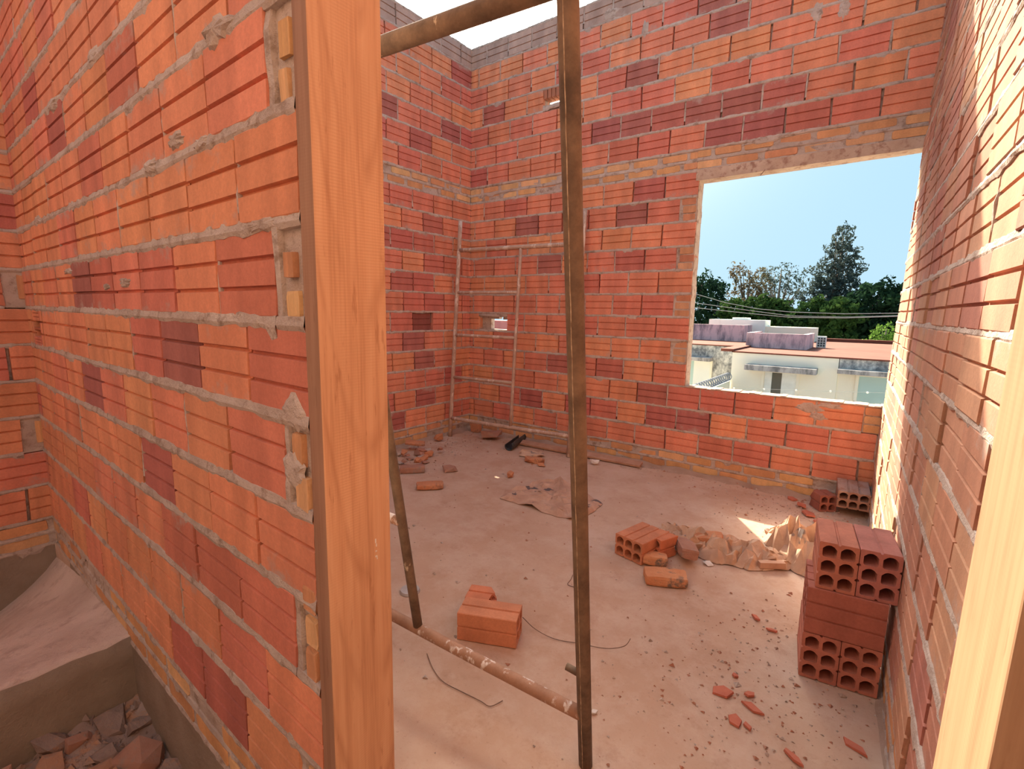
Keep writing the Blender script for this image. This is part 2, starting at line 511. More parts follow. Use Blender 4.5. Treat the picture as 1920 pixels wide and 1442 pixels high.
class Wall:
    """a brick wall in its own frame: u along the wall, face at y = 0 towards -y, core behind"""
    def __init__(self, name, loc, rz, seed, weights, pal=None, thick=0.13, joint_fill=0.5, depth_jitter=0.002, wash=0.1, bed=0.010):
        self.rng = random.Random(seed)
        self.name, self.loc, self.rz = name, loc, rz
        self.pal = pal or PAL_A
        self.w, self.thick, self.fill, self.dj, self.wash, self.bedh = weights, thick, joint_fill, depth_jitter, wash, bed
        self.bm = bmesh.new()
        self.items = []
        self.dark, self.mid = [], []
    def core(self, u0, u1, z0, z1, y=0.030):
        if u1 - u0 > 0.002:
            box(self.bm, u0, u1, y, self.thick, z0, z1)
    def bed(self, u0, u1, z, half=None, proud=0.003, drip=0.05):
        if u1 - u0 < 0.03:
            return
        half = half or self.bedh
        r = self.rng
        n = max(2, int((u1 - u0) / 0.024))
        prev = None
        so = r.uniform(0, 100)
        d_left = 0
        for i in range(n + 1):
            u = u0 + (u1 - u0) * i / n
            nz = noise.noise(Vector((u * 9, so, 0)))
            n2 = noise.noise(Vector((u * 31, so, 7)))
            top = z + half + 0.007 * nz + 0.004 * n2
            if d_left <= 0 and r.random() < drip * 0.35:
                d_left = r.randint(2, 4); amp = r.uniform(0.008, 0.03)
            dr = amp * r.uniform(0.5, 1.0) if d_left > 0 else 0
            d_left -= 1
            bot = z - half + 0.008 * noise.noise(Vector((u * 11, so, 3))) - 0.005 * n2 - dr
            y = -proud - 0.004 * n2
            row = [self.bm.verts.new(p) for p in ((u, 0.012, top + 0.002), (u, y + 0.003, top), (u, y, z - 0.3 * (z - bot)), (u, min(y + 0.004, 0.001), bot), (u, 0.012, bot - 0.002))]
            if prev:
                for k in range(4):
                    self.bm.faces.new((prev[k], row[k], row[k + 1], prev[k + 1]))
            prev = row
    def plug(self, u, z0, z1, w):
        r = self.rng
        n = 4
        prev = None
        for i in range(n + 1):
            z = z0 + (z1 - z0) * i / n
            a, b = u - w / 2 - r.uniform(0, .004), u + w / 2 + r.uniform(0, .004)
            y = r.uniform(-0.002, 0.008)
            row = [self.bm.verts.new(p) for p in ((a, 0.014, z), (a + 0.003, y, z), (b - 0.003, y + r.uniform(-.002, .002), z), (b, 0.014, z))]
            if prev:
                for k in range(3):
                    self.bm.faces.new((prev[k], row[k], row[k + 1], prev[k + 1]))
            prev = row
    def brick(self, u0, u1, z0, h=None, color=None, depth=None, dusty=False):
        h = h or BH
        if not color:
            inside = lambda L_: any(u0 - .01 < a < u1 + .01 and z0 - .01 < b < z0 + h + .01 for a, b in L_)
            if inside(self.dark): color = pick(self.rng, C_DARK)
            elif inside(self.mid): color = pick(self.rng, C_MID)
        c = color or pick(self.rng, self.pal, self.w)
        self.items.append(('F', u0, u1, z0, h, c, depth if depth is not None else self.rng.uniform(-self.dj, self.dj), dusty or self.rng.random() < self.wash))
    def smear(self, u, z, w, h, t):
        """a lump of squeezed mortar stuck on the face"""
        r = self.rng
        n = 18
        w, t = w * 1.35, t * 0.6
        cv = self.bm.verts.new((u, -t, z))
        a, b = [], []
        for k in range(n):
            th = 2 * math.pi * k / n
            q = r.uniform(0.65, 1.15)
            b.append(self.bm.verts.new((u + math.cos(th) * w / 2 * q, 0.003, z + math.sin(th) * h / 2 * q)))
            q *= r.uniform(.5, .75)
            a.append(self.bm.verts.new((u + math.cos(th) * w / 2 * q, -t * r.uniform(.5, 1.0), z + math.sin(th) * h / 2 * q)))
        for k in range(n):
            j = (k + 1) % n
            self.bm.faces.new((cv, a[k], a[j]))
            self.bm.faces.new((a[k], b[k], b[j], a[j]))
    def small(self, u0, u1, z0, h=0.055, color=None, depth=None):
        self.items.append(('S', u0, u1, z0, h, color or pick(self.rng, PAL_S), depth if depth is not None else self.rng.uniform(-0.003, 0.006), False))
    def course(self, u0, u1, z0, pitch=0.287, joint=0.015, phase=0.0, pz=0.2, right_end=None, colors={}, dusty=False, greys=None):
        """fluted bricks from u0 to u1; 'phase' shifts the joints, counted from u1"""
        self.core(u0, u1, z0, z0 + pz)
        h = pz - 0.014
        js = []
        u = u1 - phase
        while u > u0 + 0.03:
            js.append(u)
            u -= pitch + self.rng.uniform(-0.006, 0.006)
        edges = sorted([j for j in js if j < u1 - 0.03])
        bounds = [u0] + edges + [u1]
        for a, b in zip(bounds[:-1], bounds[1:]):
            if b - a < 0.03:
                continue
            jit = self.rng.uniform(-0.002, 0.002)
            c = greys(self.rng) if greys else None
            self.brick(a + joint / 2 * (a > u0), b - joint / 2 * (b < u1), z0 + 0.008 + jit, h, color=c, dusty=dusty)
        for j in edges:
            if self.rng.random() < self.fill:
                a = self.rng.uniform(0, 0.5) if self.rng.random() < 0.6 else 0
                self.plug(j, z0 + 0.01 + a * h * 0.5, z0 + h + 0.006, joint)
        self.bed(u0, u1, z0)
    def small_rows(self, u0, u1, z0, n, hh, length=0.22, gap=0.025, bh=0.055, flush=0.006, over=None):
        for i in range(n):
            za = z0 + hh * i
            self.core(u0, u1, za, za + hh, flush)
            u = u0 - self.rng.uniform(0, length * 0.7)
            while u < u1:
                L = length * self.rng.uniform(0.88, 1.06)
                a, b = max(u, u0), min(u + L, u1)
                if b - a > 0.05:
                    self.small(a, b, za + (hh - bh) / 2 + self.rng.uniform(-.004, .004), bh)
                u += L + gap * self.rng.uniform(0.7, 1.4)
            self.bed(u0, u1, za, (hh - bh) / 2 * 0.8, 0.001)
    def build(self):
        me = bm_mesh(self.name, self.bm)
        root = mesh_obj(self.name, me, M_mortar, None, self.loc, (0, 0, self.rz))
        root['kind'] = 'structure'
        for (t, u0, u1, z0, h, c, d, dusty) in self.items:
            r = self.rng
            L = u1 - u0
            if t == 'F':
                me = r.choice(FLUTE_D if dusty else FLUTE)
                o = bpy.data.objects.new('brick', me)
                o.scale = (L / BL * r.choice((-1, 1)), 1, h / BH)
            else:
                me = r.choice(SOLID)
                o = bpy.data.objects.new('small_brick', me)
                o.scale = (L / 0.22, 1, h / 0.055)
            o.location = ((u0 + u1) / 2, d, z0 + h / 2)
            o.rotation_euler = (r.uniform(-.008, .008), r.uniform(-.006, .006), r.uniform(-.010, .010) if self.dj > 0.003 else r.uniform(-.004, .004))
            o.color = c
            COL.objects.link(o)
            o.parent = root
        return root

Z0 = 0.16
BAND = 2.56
BACK_Y, LEFT_X = 4.35, -3.86
grey_top = lambda r: (lambda k: (0.52 * k, 0.38 * k, 0.33 * k, 1))(r.uniform(0.85, 1.1))

# ---- back wall (window from u to the right wall, sill after course 2, lintel at 2.48)
WL = -1.36
wb = Wall('wall_back', (0, BACK_Y, 0), 0, 3, W_BACK, joint_fill=0.62, wash=0.2, bed=0.0115)
XR = 0.145
wb.dark, wb.mid = DARK_B, MID_B
wb.small_rows(LEFT_X, XR, 0.0, 2, 0.08)
for n in range(12):
    z = Z0 + 0.2 * n
    ph = (0.21 if n % 2 == 0 else 0.41) % 0.287
    if n == 2:
        wb.course(LEFT_X, -0.065, z, phase=0.0)
        wb.core(-0.065, XR, z, z + 0.2, 0.012)
        for k in range(3):
            wb.small(-0.055, 0.09, z + 0.006 + 0.064 * k, 0.052)
    elif n < 3:
        wb.course(LEFT_X, XR, z, phase=ph + random.uniform(-.02, .02))
    else:
        if n % 2 == 1:
            right = WL
        else:
            right = WL - 0.145
            wb.core(right, WL, z, z + 0.2, 0.008)
            for k in range(3):
                wb.small(right + 0.025 + random.uniform(-.008, .012), WL + random.uniform(-.012, .006), z + 0.008 + 0.065 * k, 0.052,
                         color=pick(wb.rng, [(0.60, 0.31, 0.18), (0.55, 0.24, 0.15), (0.62, 0.36, 0.22)]))
            wb.bed(right, WL, z)
        ph = 0.0
        if n == 5:
            wb.course(LEFT_X, -3.73, z)
            wb.course(-3.32, right, z, phase=ph)
            wb.core(-3.73, -3.32, z, z + 0.02)
            wb.core(-3.73, -3.32, z + 0.165, z + 0.2)
            wb.core(-3.73, -3.60, z, z + 0.2, 0.07)
            wb.core(-3.60, -3.49, z + 0.135, z + 0.2, 0.07)
            wb.core(-3.43, -3.32, z + 0.13, z + 0.2, 0.07)
            wb.bed(-3.73, -3.32, z, 0.012)
            wb.bed(-3.73, -3.32, z + 0.175, 0.014)
        else:
            wb.course(LEFT_X, right, z, phase=ph)
# brick band over the window head
wb.small_rows(LEFT_X, WL - 0.02, BAND, 2, 0.0825, 0.215, 0.035, 0.050)
wb.small_rows(WL - 0.02, XR, BAND, 2, 0.0825, 0.215, 0.035, 0.050)
for n in range(7):
    z = 2.725 + 0.203 * n
    ph = (0.05 if n % 2 == 0 else 0.19) + random.uniform(-.03, .03)
    if n == 3:
        wb.course(LEFT_X, -2.92, z, phase=ph, pz=0.203)
        wb.course(-2.73, XR, z, phase=ph, pz=0.203)
        wb.core(-2.92, -2.73, z, z + 0.05)
        wb.core(-2.92, -2.73, z + 0.12, z + 0.203)
        wb.bed(-2.92, -2.73, z + 0.03, 0.02)
        for k in range(4):
            wb.small(-2.915 + 0.046 * k, -2.915 + 0.046 * k + 0.036, z + 0.115, 0.085, color=(0.45, 0.2, 0.13, 1))
    else:
        wb.course(LEFT_X, XR, z, phase=ph, pz=0.203, greys=grey_top if n == 6 else None, dusty=(n >= 5))
wb.bed(LEFT_X, XR, 2.725 + 0.203 * 7 - 0.004, 0.012)
for q in ((-0.40, 0.70, .16, .10, .004), (-0.27, 0.73, .14, .06, .004), (-0.34, 0.64, .10, .07, .004), (-2.23, 4.0, .16, .13, .006), (-2.69, 3.98, .16, .10, .006), (-0.45, 3.48, .06, .16, .006), (-0.62, 3.52, .07, .17, .006), (-1.9, 3.78, .05, .16, .006), (-2.4, 2.71, .3, .05, .006), (-0.9, 2.71, .3, .05, .006)):
    wb.smear(*q)
wall_back = wb.build()

# ---- left wall of the room
wl = Wall('wall_left', (LEFT_X, 0.70, 0), math.pi / 2, 5, W_BACK, joint_fill=0.5, wash=0.2, bed=0.0115)
UL = BACK_Y - 0.70
wl.dark = DARK_L
wl.small_rows(0, UL, 0.0, 2, 0.08)
for n in range(12):
    z = Z0 + 0.2 * n
    ph = (0.0 if n % 2 == 1 else 0.145) + (0.285 if False else 0)
    if n == 5:
        a, b = 3.47 - 0.70, 3.76 - 0.70
        wl.course(0, a, z, phase=0.0)
        wl.course(b, UL, z, phase=0.13)
        wl.core(a, b, z, z + 0.2, 0.08)
        wl.brick(a + 0.022, b - 0.022, z + 0.008, 0.178, color=(0.30, 0.10, 0.085, 1), depth=0.018)
        wl.bed(a, b, z)
    else:
        wl.course(0, UL, z, phase=ph + random.uniform(-.015, .015))
wl.small_rows(0, UL, BAND, 2, 0.0825, 0.215, 0.035, 0.050)
for n in range(7):
    wl.course(0, UL, 2.725 + 0.203 * n, phase=(0.02 if n % 2 else 0.17), pz=0.203, greys=grey_top if n == 6 else None, dusty=(n >= 5))
wl.bed(0, UL, 2.725 + 0.203 * 7 - 0.004, 0.012)
wl.core(UL - 0.01, UL + 0.14, -0.1, 4.14, 0.02)
wl.core(-0.14, 0.01, -0.1, 4.14, 0.02)
wall_left = wl.build()

# ---- right wall, running a little out of square towards the door
RK = 0.045
RX0 = 0.05
wr = Wall('wall_right', (RX0, BACK_Y, 0), -math.atan2(1, RK) , 9, [6, 5, 4, 5, 2], pal=PAL_R, joint_fill=0.25, depth_jitter=0.006, wash=0.55, bed=0.012)
UR = 3.82
wr.small_rows(0, UR, 0.0, 2, 0.08)
for n in range(20):
    wr.course(0, UR, Z0 + 0.2 * n, pitch=0.285, phase=(0.05 if n % 2 else 0.19) + random.uniform(-.03, .03), joint=0.013)
wr.bed(0, UR, Z0 + 4.0, 0.012)
wr.core(-0.13, 0.01, -0.1, 4.15, 0.035)
wall_right = wr.build()
wall_right.rotation_euler = (-0.02, 0, wall_right.rotation_euler.z)
wall_right.location.x -= 0.022

# ---- partition between stairs and room, its end closed with broken small bricks and mortar
PK = -0.0245
PX1 = -0.902
PY1 = 0.54 + PK * (PX1 + 1.08)
PLEN = 2.93
wp = Wall('wall_partition', (PX1, PY1, 0), math.atan(PK), 13, W_PART, joint_fill=0.3, wash=0.40, thick=0.13, bed=0.0145)
wp.small_rows(-PLEN, 0.0, 0.0, 2, 0.08)
wp.dark, wp.mid = DARK_P, MID_P
for n in range(20):
    z = Z0 + 0.2 * n
    if n % 2 == 1:
        if n == 5:
            wp.course(-PLEN, -2.76, z, pitch=0.281, joint=0.010)
            wp.core(-2.76, -2.52, z, z + 0.04, 0.02)
            wp.core(-2.76, -2.52, z + 0.15, z + 0.2, 0.02)
            wp.core(-2.76, -2.52, z + 0.04, z + 0.15, 0.10)
            wp.brick(-2.755, -2.715, z + 0.008); wp.brick(-2.565, -2.525, z + 0.008)
            wp.brick(-2.715, -2.565, z + 0.135, 0.06); wp.brick(-2.715, -2.565, z + 0.008, 0.045); wp.small(-2.715, -2.565, z + 0.088, 0.012, color=(0.5, 0.18, 0.11, 1))
            wp.bed(-2.76, -2.52, z)
            wp.course(-2.52, 0.0, z, pitch=0.281, phase=0.252, joint=0.010)
        else:
            wp.course(-PLEN, 0.0, z, pitch=0.281, phase=0.252, joint=0.010)
        
    else:
        r = wp.rng
        e = -0.100 + r.uniform(-.012, .012)
        wp.course(-PLEN, e, z, pitch=0.281, phase=0.276, joint=0.010)
        wp.core(e, 0.003, z, z + 0.2, 0.012)
        wp.plug(e + 0.012, z, z + 0.2, 0.022)
        zz = z + 0.012
        for k in range(r.choice((2, 2, 3))):
            hh = r.uniform(0.045, 0.075)
            a = e + 0.035 + r.uniform(0, .015)
            wp.small(a, a + r.uniform(0.03, 0.05), zz, hh, depth=r.uniform(-0.003, 0.004))
            zz += hh + r.uniform(0.012, 0.03)
        wp.bed(e, 0.0, z, 0.014)
for q in ((-0.76, 1.765, .10, .05, .018), (-1.09, 1.46, .10, .035, .012), (-1.30, 1.45, .07, .03, .010), (-0.30, 1.97, .13, .07, .02), (-1.83, 1.52, .12, .03, .010), (-0.57, 1.80, .09, .05, .015), (-1.78, 2.15, .12, .06, .015),
          (-0.42, 1.765, .08, .04, .015), (-0.07, 1.05, .07, .09, .008), (-2.3, 1.77, .12, .05, .012), (-0.15, 1.56, .16, .035, .008), (-1.2, 2.17, .12, .05, .012), (-0.06, 1.18, .08, .08, .006)):
    wp.smear(*q)
wall_partition = wp.build()

# ---- wall at the far end of the stair, in line with the left wall
ws = Wall('wall_stair', (-3.755, -1.3, 0), math.pi / 2, 17, W_PART, joint_fill=0.5, wash=0.3)
US = 1.98
ws.small_rows(0, US, 0.0, 2, 0.08)
for n in range(20):
    z = Z0 + 0.2 * n
    if n in (2, 6):
        ws.course(0, US - 0.16, z, phase=0.03)
        ws.core(US - 0.16, US, z, z + 0.2, 0.006)
        ws.small(US - 0.10, US - 0.06, z + 0.05, 0.12)
    else:
        ws.course(0, US - 0.01, z, phase=(0.05 if n % 2 else 0.16))
wall_stair = ws.build()

# ---- unseen stairwell walls behind the camera, added to bounce light onto the partition
def plain_wall(name, x0, x1, y0, y1, z0, z1):
    t = NT(name + '_bricks')
    bt = t.new('ShaderNodeTexBrick')
    bt.inputs['Scale'].default_value = 1.0
    bt.inputs['Brick Width'].default_value = 0.285
    bt.inputs['Row Height'].default_value = 0.2
    bt.inputs['Mortar Size'].default_value = 0.010
    bt.inputs['Color1'].default_value = (0.42, 0.27, 0.20, 1)
    bt.inputs['Color2'].default_value = (0.36, 0.24, 0.18, 1)
    bt.inputs['Mortar'].default_value = (0.4, 0.33, 0.28, 1)
    sp = t.new('ShaderNodeSeparateXYZ'); t.link(t.coord('Object'), sp.inputs[0])
    cb = t.new('ShaderNodeCombineXYZ')
    t.link(t.math('ADD', sp.outputs[0], sp.outputs[1]), cb.inputs[0]); t.link(sp.outputs[2], cb.inputs[1])
    t.link(cb.outputs[0], bt.inputs['Vector'])
    t.color(bt.outputs[0])
    bm = bmesh.new(); box(bm, x0, x1, y0, y1, z0, z1)
    o = mesh_obj(name, bm_mesh(name, bm), t.m)
    o['kind'] = 'structure'
plain_wall('wall_bounce_back', -3.9, 0.4, -1.95, -1.80, -0.6, 4.1)
plain_wall('wall_bounce_right', 0.23, 0.38, -1.80, 0.50, -0.6, 4.1)

# ------------------------------------------------------------------ floor, beam, landing
def grid_mesh(name, x0, x1, y0, y1, nx, ny, fz, thick=None):
    bm = bmesh.new()
    g = [[bm.verts.new((x0 + (x1 - x0) * i / nx, y0 + (y1 - y0) * j / ny, fz(x0 + (x1 - x0) * i / nx, y0 + (y1 - y0) * j / ny))) for i in range(nx + 1)] for j in range(ny + 1)]
    for j in range(ny):
        for i in range(nx):
            bm.faces.new((g[j][i], g[j][i + 1], g[j + 1][i + 1], g[j + 1][i]))
    if thick:
        zb = min(v.co.z for v in bm.verts) - thick
        ring = [g[0][i] for i in range(nx + 1)] + [g[j][nx] for j in range(1, ny + 1)] + [g[ny][i] for i in range(nx - 1, -1, -1)] + [g[j][0] for j in range(ny - 1, 0, -1)]
        low = [bm.verts.new((v.co.x, v.co.y, zb)) for v in ring]
        k = len(ring)
        for i in range(k):
            bm.faces.new((ring[i], low[i], low[(i + 1) % k], ring[(i + 1) % k]))
        bm.faces.new(low)
    return bm_mesh(name, bm, True)

def fz_floor(x, y):
    return 0.003 * noise.noise(Vector((x * 3, y * 3, 0))) - 0.002
floor = mesh_obj('floor', grid_mesh('floor', LEFT_X - 0.02, 0.30, 0.60, BACK_Y + 0.02, 60, 56, fz_floor, 0.15), M_floor)
floor['kind'] = 'structure'

# beam under the partition and the threshold
bm = bmesh.new()
box(bm, -PLEN, 1.2, 0.004, 0.16, -0.62, -0.004)
bmesh.ops.subdivide_edges(bm, edges=[e for e in bm.edges if e.calc_length() > 1], cuts=40)
for v in bm.verts:
    v.co.y += 0.004 * noise.noise(v.co * 5) if v.co.y < 0.05 else 0
    if v.co.z > -0.1:
        v.co.z += 0.006 * noise.noise(v.co * 7) - 0.004
beam = mesh_obj('trim_1', bm_mesh('beam', bm), M_beam, None, (PX1, PY1, 0), (0, 0, math.atan(PK)))
tag(beam, 'raw concrete beam under the brick partition', None, None, 'structure')
bm = bmesh.new()
box(bm, 0, US, 0.002, 0.14, -0.62, -0.002)
beam2 = mesh_obj('trim_2', bm_mesh('beam2', bm), M_beam, None, (-3.755, -1.3, 0), (0, 0, math.pi / 2))
tag(beam2, 'raw concrete beam below the stair wall', None, None, 'structure')

# concrete step: top sloped from the front edge towards the far wall to follow image pixels
bm = bmesh.new()
NX, NY = 26, 30
def step_z(s, y):
    back = -0.14 - (0.60 - y) * 0.66
    back = max(back, -0.45)
    return 0.022 + (back - 0.022) * s ** 1.25
rows = []
for j in range(NY + 1):
    y = 0.60 - 1.6 * j / NY
    row = []
    for i in range(NX + 1):
        s = i / NX
        x = -2.385 - s * 1.39
        if i == 0:
            x += 0.008 * noise.noise(Vector((y * 12, 3, 0)))
        z = step_z(s, y) + 0.010 * noise.noise(Vector((x * 9, y * 9, 1))) + 0.012 * noise.noise(Vector((x * 25, y * 25, 4))) * max(0, 1 - s * 6)
        fil = max(0, 1 - (0.575 - y) / 0.11)
        z += 0.035 * fil * fil * s ** 0.5 * min(1, s * 5)
        row.append(bm.verts.new((x, y, z)))
    rows.append(row)
for j in range(NY):
    for i in range(NX):
        bm.faces.new((rows[j][i], rows[j][i + 1], rows[j + 1][i + 1], rows[j + 1][i]))
front = [[r_[0] for r_ in rows]]
for k in range(1, 7):
    front.append([bm.verts.new((r_[0].co.x + 0.03 * (k / 6) + 0.004 * noise.noise(Vector((r_[0].co.y * 8, k, 2))), r_[0].co.y, r_[0].co.z - 0.09 * k)) for r_ in rows])
for k in range(6):
    for j in range(NY):
        bm.faces.new((front[k][j], front[k][j + 1], front[k + 1][j + 1], front[k + 1][j]))
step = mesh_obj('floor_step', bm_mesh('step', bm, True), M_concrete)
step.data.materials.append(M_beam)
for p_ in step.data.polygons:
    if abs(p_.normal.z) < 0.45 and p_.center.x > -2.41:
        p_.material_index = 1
tag(step, 'rough concrete step against the left brick partition', None, None, 'structure')

# lower landing covered with dirt
def fz_land(x, y):
    d = 0.06 * noise.noise(Vector((x * 2.2, y * 2.2, 5))) + 0.03 * noise.noise(Vector((x * 7, y * 7, 8))) + 0.018 * noise.noise(Vector((x * 22, y * 14, 1))) + 0.010 * noise.noise(Vector((x * 45, y * 30, 2)))
    return -0.27 + d - 0.10 * max(0, min(1, (x + 2.3) / 1.2))
land = mesh_obj('floor_landing', grid_mesh('landing', -2.42, 0.24, -1.82, 0.66, 230, 190, fz_land), M_dirt)
tag(land, 'lower landing covered in dirt and mortar rubble', None, None, 'structure')

# ------------------------------------------------------------------ window opening pieces
win = empty('window_1', (0, BACK_Y, 0))
win['kind'] = 'structure'
bm = bmesh.new()
n = 40
for i in range(n):
    u0, u1 = WL - 0.02 + (XR + 0.02 - WL) * i / n, WL - 0.02 + (XR + 0.02 - WL) * (i + 1) / n
    zl = 2.478 + 0.016 * (i + 0.5) / n + 0.003 * noise.noise(Vector((u0 * 6, 0, 0)))
    box(bm, u0, u1, -0.004 + 0.003 * noise.noise(Vector((u0 * 4, 5, 0))), 0.13, zl, BAND + 0.004)
mesh_obj('lintel', bm_mesh('lintel', bm), M_tan, win)
bm = bmesh.new()
for i in range(n):
    u0, u1 = WL + (XR - WL) * i / n, WL + (XR - WL) * (i + 1) / n
    box(bm, u0, u1, -0.002 + 0.006 * noise.noise(Vector((u0 * 9, 5, 0))), 0.13, 0.755, 0.764 + 0.008 * noise.noise(Vector((u0 * 14, 0, 0))))
mesh_obj('sill', bm_mesh('sill', bm), M_tan, win)
bm = bmesh.new()
for i in range(36):
    z0, z1 = 0.76 + 1.73 * i / 36, 0.76 + 1.73 * (i + 1) / 36
    box(bm, WL - 0.004, WL + 0.006 + 0.007 * noise.noise(Vector((z0 * 8, 2, 0))), 0.012 + 0.006 * noise.noise(Vector((z0 * 5, 9, 0))), 0.128, z0, z1)
mesh_obj('reveal', bm_mesh('reveal', bm), M_tan, win)
bm = bmesh.new()
tube(bm, [(-0.86, -0.01, 2.49), (-0.88, -0.012, 2.465), (-0.89, -0.012, 2.452)], 0.0025, 6)
mesh_obj('nail', bm_mesh('nail', bm), M_wire, win)

# ------------------------------------------------------------------ door jambs
def plank_mesh(name, sx, sy, z0, z1, bev=0.003):
    bm = bmesh.new()
    box(bm, -sx / 2, sx / 2, -sy / 2, sy / 2, z0, z1)
    bevel_all(bm, bev, 2)
    return bm_mesh(name, bm)

j1 = mesh_obj('door_jamb', plank_mesh('jamb', 0.046, 0.16, -0.05, 2.62), M_wood, None, (-0.874, 0.612, 0))
tag(j1, 'wide orange wooden door jamb at the end of the left brick partition', 'door jamb', None, 'thing')
j2 = mesh_obj('door_jamb', plank_mesh('jamb_right', 0.055, 0.165, -0.05, 2.62), M_wood2, None, (0.1235, 0.602, 0), (0, math.radians(0.75), math.radians(3.0)))
tag(j2, 'sunlit pale wooden door jamb set against the right brick wall', 'door jamb', None, 'thing')
j2.location.x = 0.1135
bm = bmesh.new()
for yy, zz, w_, h_ in ((0.0365, 0.886, 0.0035, 0.010), (0.0385, 0.876, 0.003, 0.007), (0.037, 0.862, 0.0045, 0.003), (0.0365, 0.850, 0.005, 0.004), (0.0405, 0.846, 0.002, 0.008)):
    box(bm, 0.0231, 0.0236, yy, yy + w_, zz - h_ / 2, zz + h_ / 2)
ck = mesh_obj('chalk_mark', bm_mesh('chalk', bm), M_stone, j1)
ck['label'] = 'small white chalk marks on the jamb'
ck['kind'] = 'stuff'
for j_ in (j1,):                                # the narrow edge of this board has a darker wood colour
    j_.data.materials.append(M_wood_edge)
    for p_ in j_.data.polygons:
        if p_.normal.y < -0.9:
            p_.material_index = 1

# ------------------------------------------------------------------ scaffold frames
def scaffold(name, label, foot_r, top_r, foot_l, mat, mat_low, inner=0.66, wid=1.435, with_pin=True, rad=0.0215):
    foot_r, top_r, foot_l = Vector(foot_r), Vector(top_r), Vector(foot_l)
    root = empty(name, foot_r)
    tag(root, label, 'scaffold', None, 'thing')
    up = (top_r - foot_r).normalized()
    ac = (foot_l - foot_r)
    ac = (ac - up * ac.dot(up)).normalized()
    P = lambda a, h: ac * a + up * h
    H = (top_r - foot_r).length
    def part(nm, pts, r, m):
        return mesh_obj(nm, tube_mesh(nm, pts, r), m, root)
    def line(a, b, k=10, sag=0.0):
        return [a.lerp(b, i / k) + Vector((0, 0, -sag * math.sin(math.pi * i / k))) for i in range(k + 1)]
    part('leg', line(P(0, 0), P(0, H)), rad, mat)
    part('leg', line(P(wid, 0), P(wid, H)), rad, mat)
    if with_pin:
        lg = [c_ for c_ in root.children if c_.name.startswith('leg')][0]
        front_ = (Vector((0, 0, CAM_H)) - foot_r); front_.z = 0; front_.normalize()
        so_ = (front_ * 0.93 + ac * 0.37).normalized() * (rad * 0.985)
        sm = mesh_obj('weld_seam', tube_mesh('weld_seam', [P(0, H * i / 60) + so_ + ac * 0.0012 * noise.noise(Vector((i * .9, 0, 0))) for i in range(61)], 0.0014, 5), M_seam, lg)
        sm['label'] = 'pale weld seam along the scaffold leg'
    part('ledger', line(P(0.0, 0.205), P(wid, 0.205), 12, 0.006), rad * 0.95, mat_low)
    part('ledger', line(P(0.0, 2.03), P(wid, 2.03), 12), rad * 1.0, mat)
    part('rail', line(P(inner, 0.215), P(inner, 2.03)), rad * 0.8, mat)
    for k in range(3):
        part('rung', line(P(inner, 0.66 + 0.46 * k), P(wid, 0.66 + 0.46 * k), 4), rad * 0.8, mat_low)
    if with_pin:
        side = up.cross(ac)
        part('pin', [P(0, 0.36) , P(0.055, 0.365) + side * 0.0], rad * 0.5, mat)
    return root

near = scaffold('scaffold_frame', 'dark rusty steel scaffold frame standing in the doorway beside the wide wooden jamb',
                (-0.608, 1.237, 0.0), (-0.522, 0.811, 2.272), (-2.04, 1.162, 0.0), M_pipe, M_pipe_splash, inner=0.68)
far = scaffold('scaffold_frame', 'pale rusty scaffold frame with rungs leaning in the far corner of the room',
               (-2.328, 4.062, 0.0), (-2.352, 4.25, 2.33), (-3.751, 3.900, 0.0), M_pipe_far, M_pipe_far, inner=0.665, wid=1.43, with_pin=False)

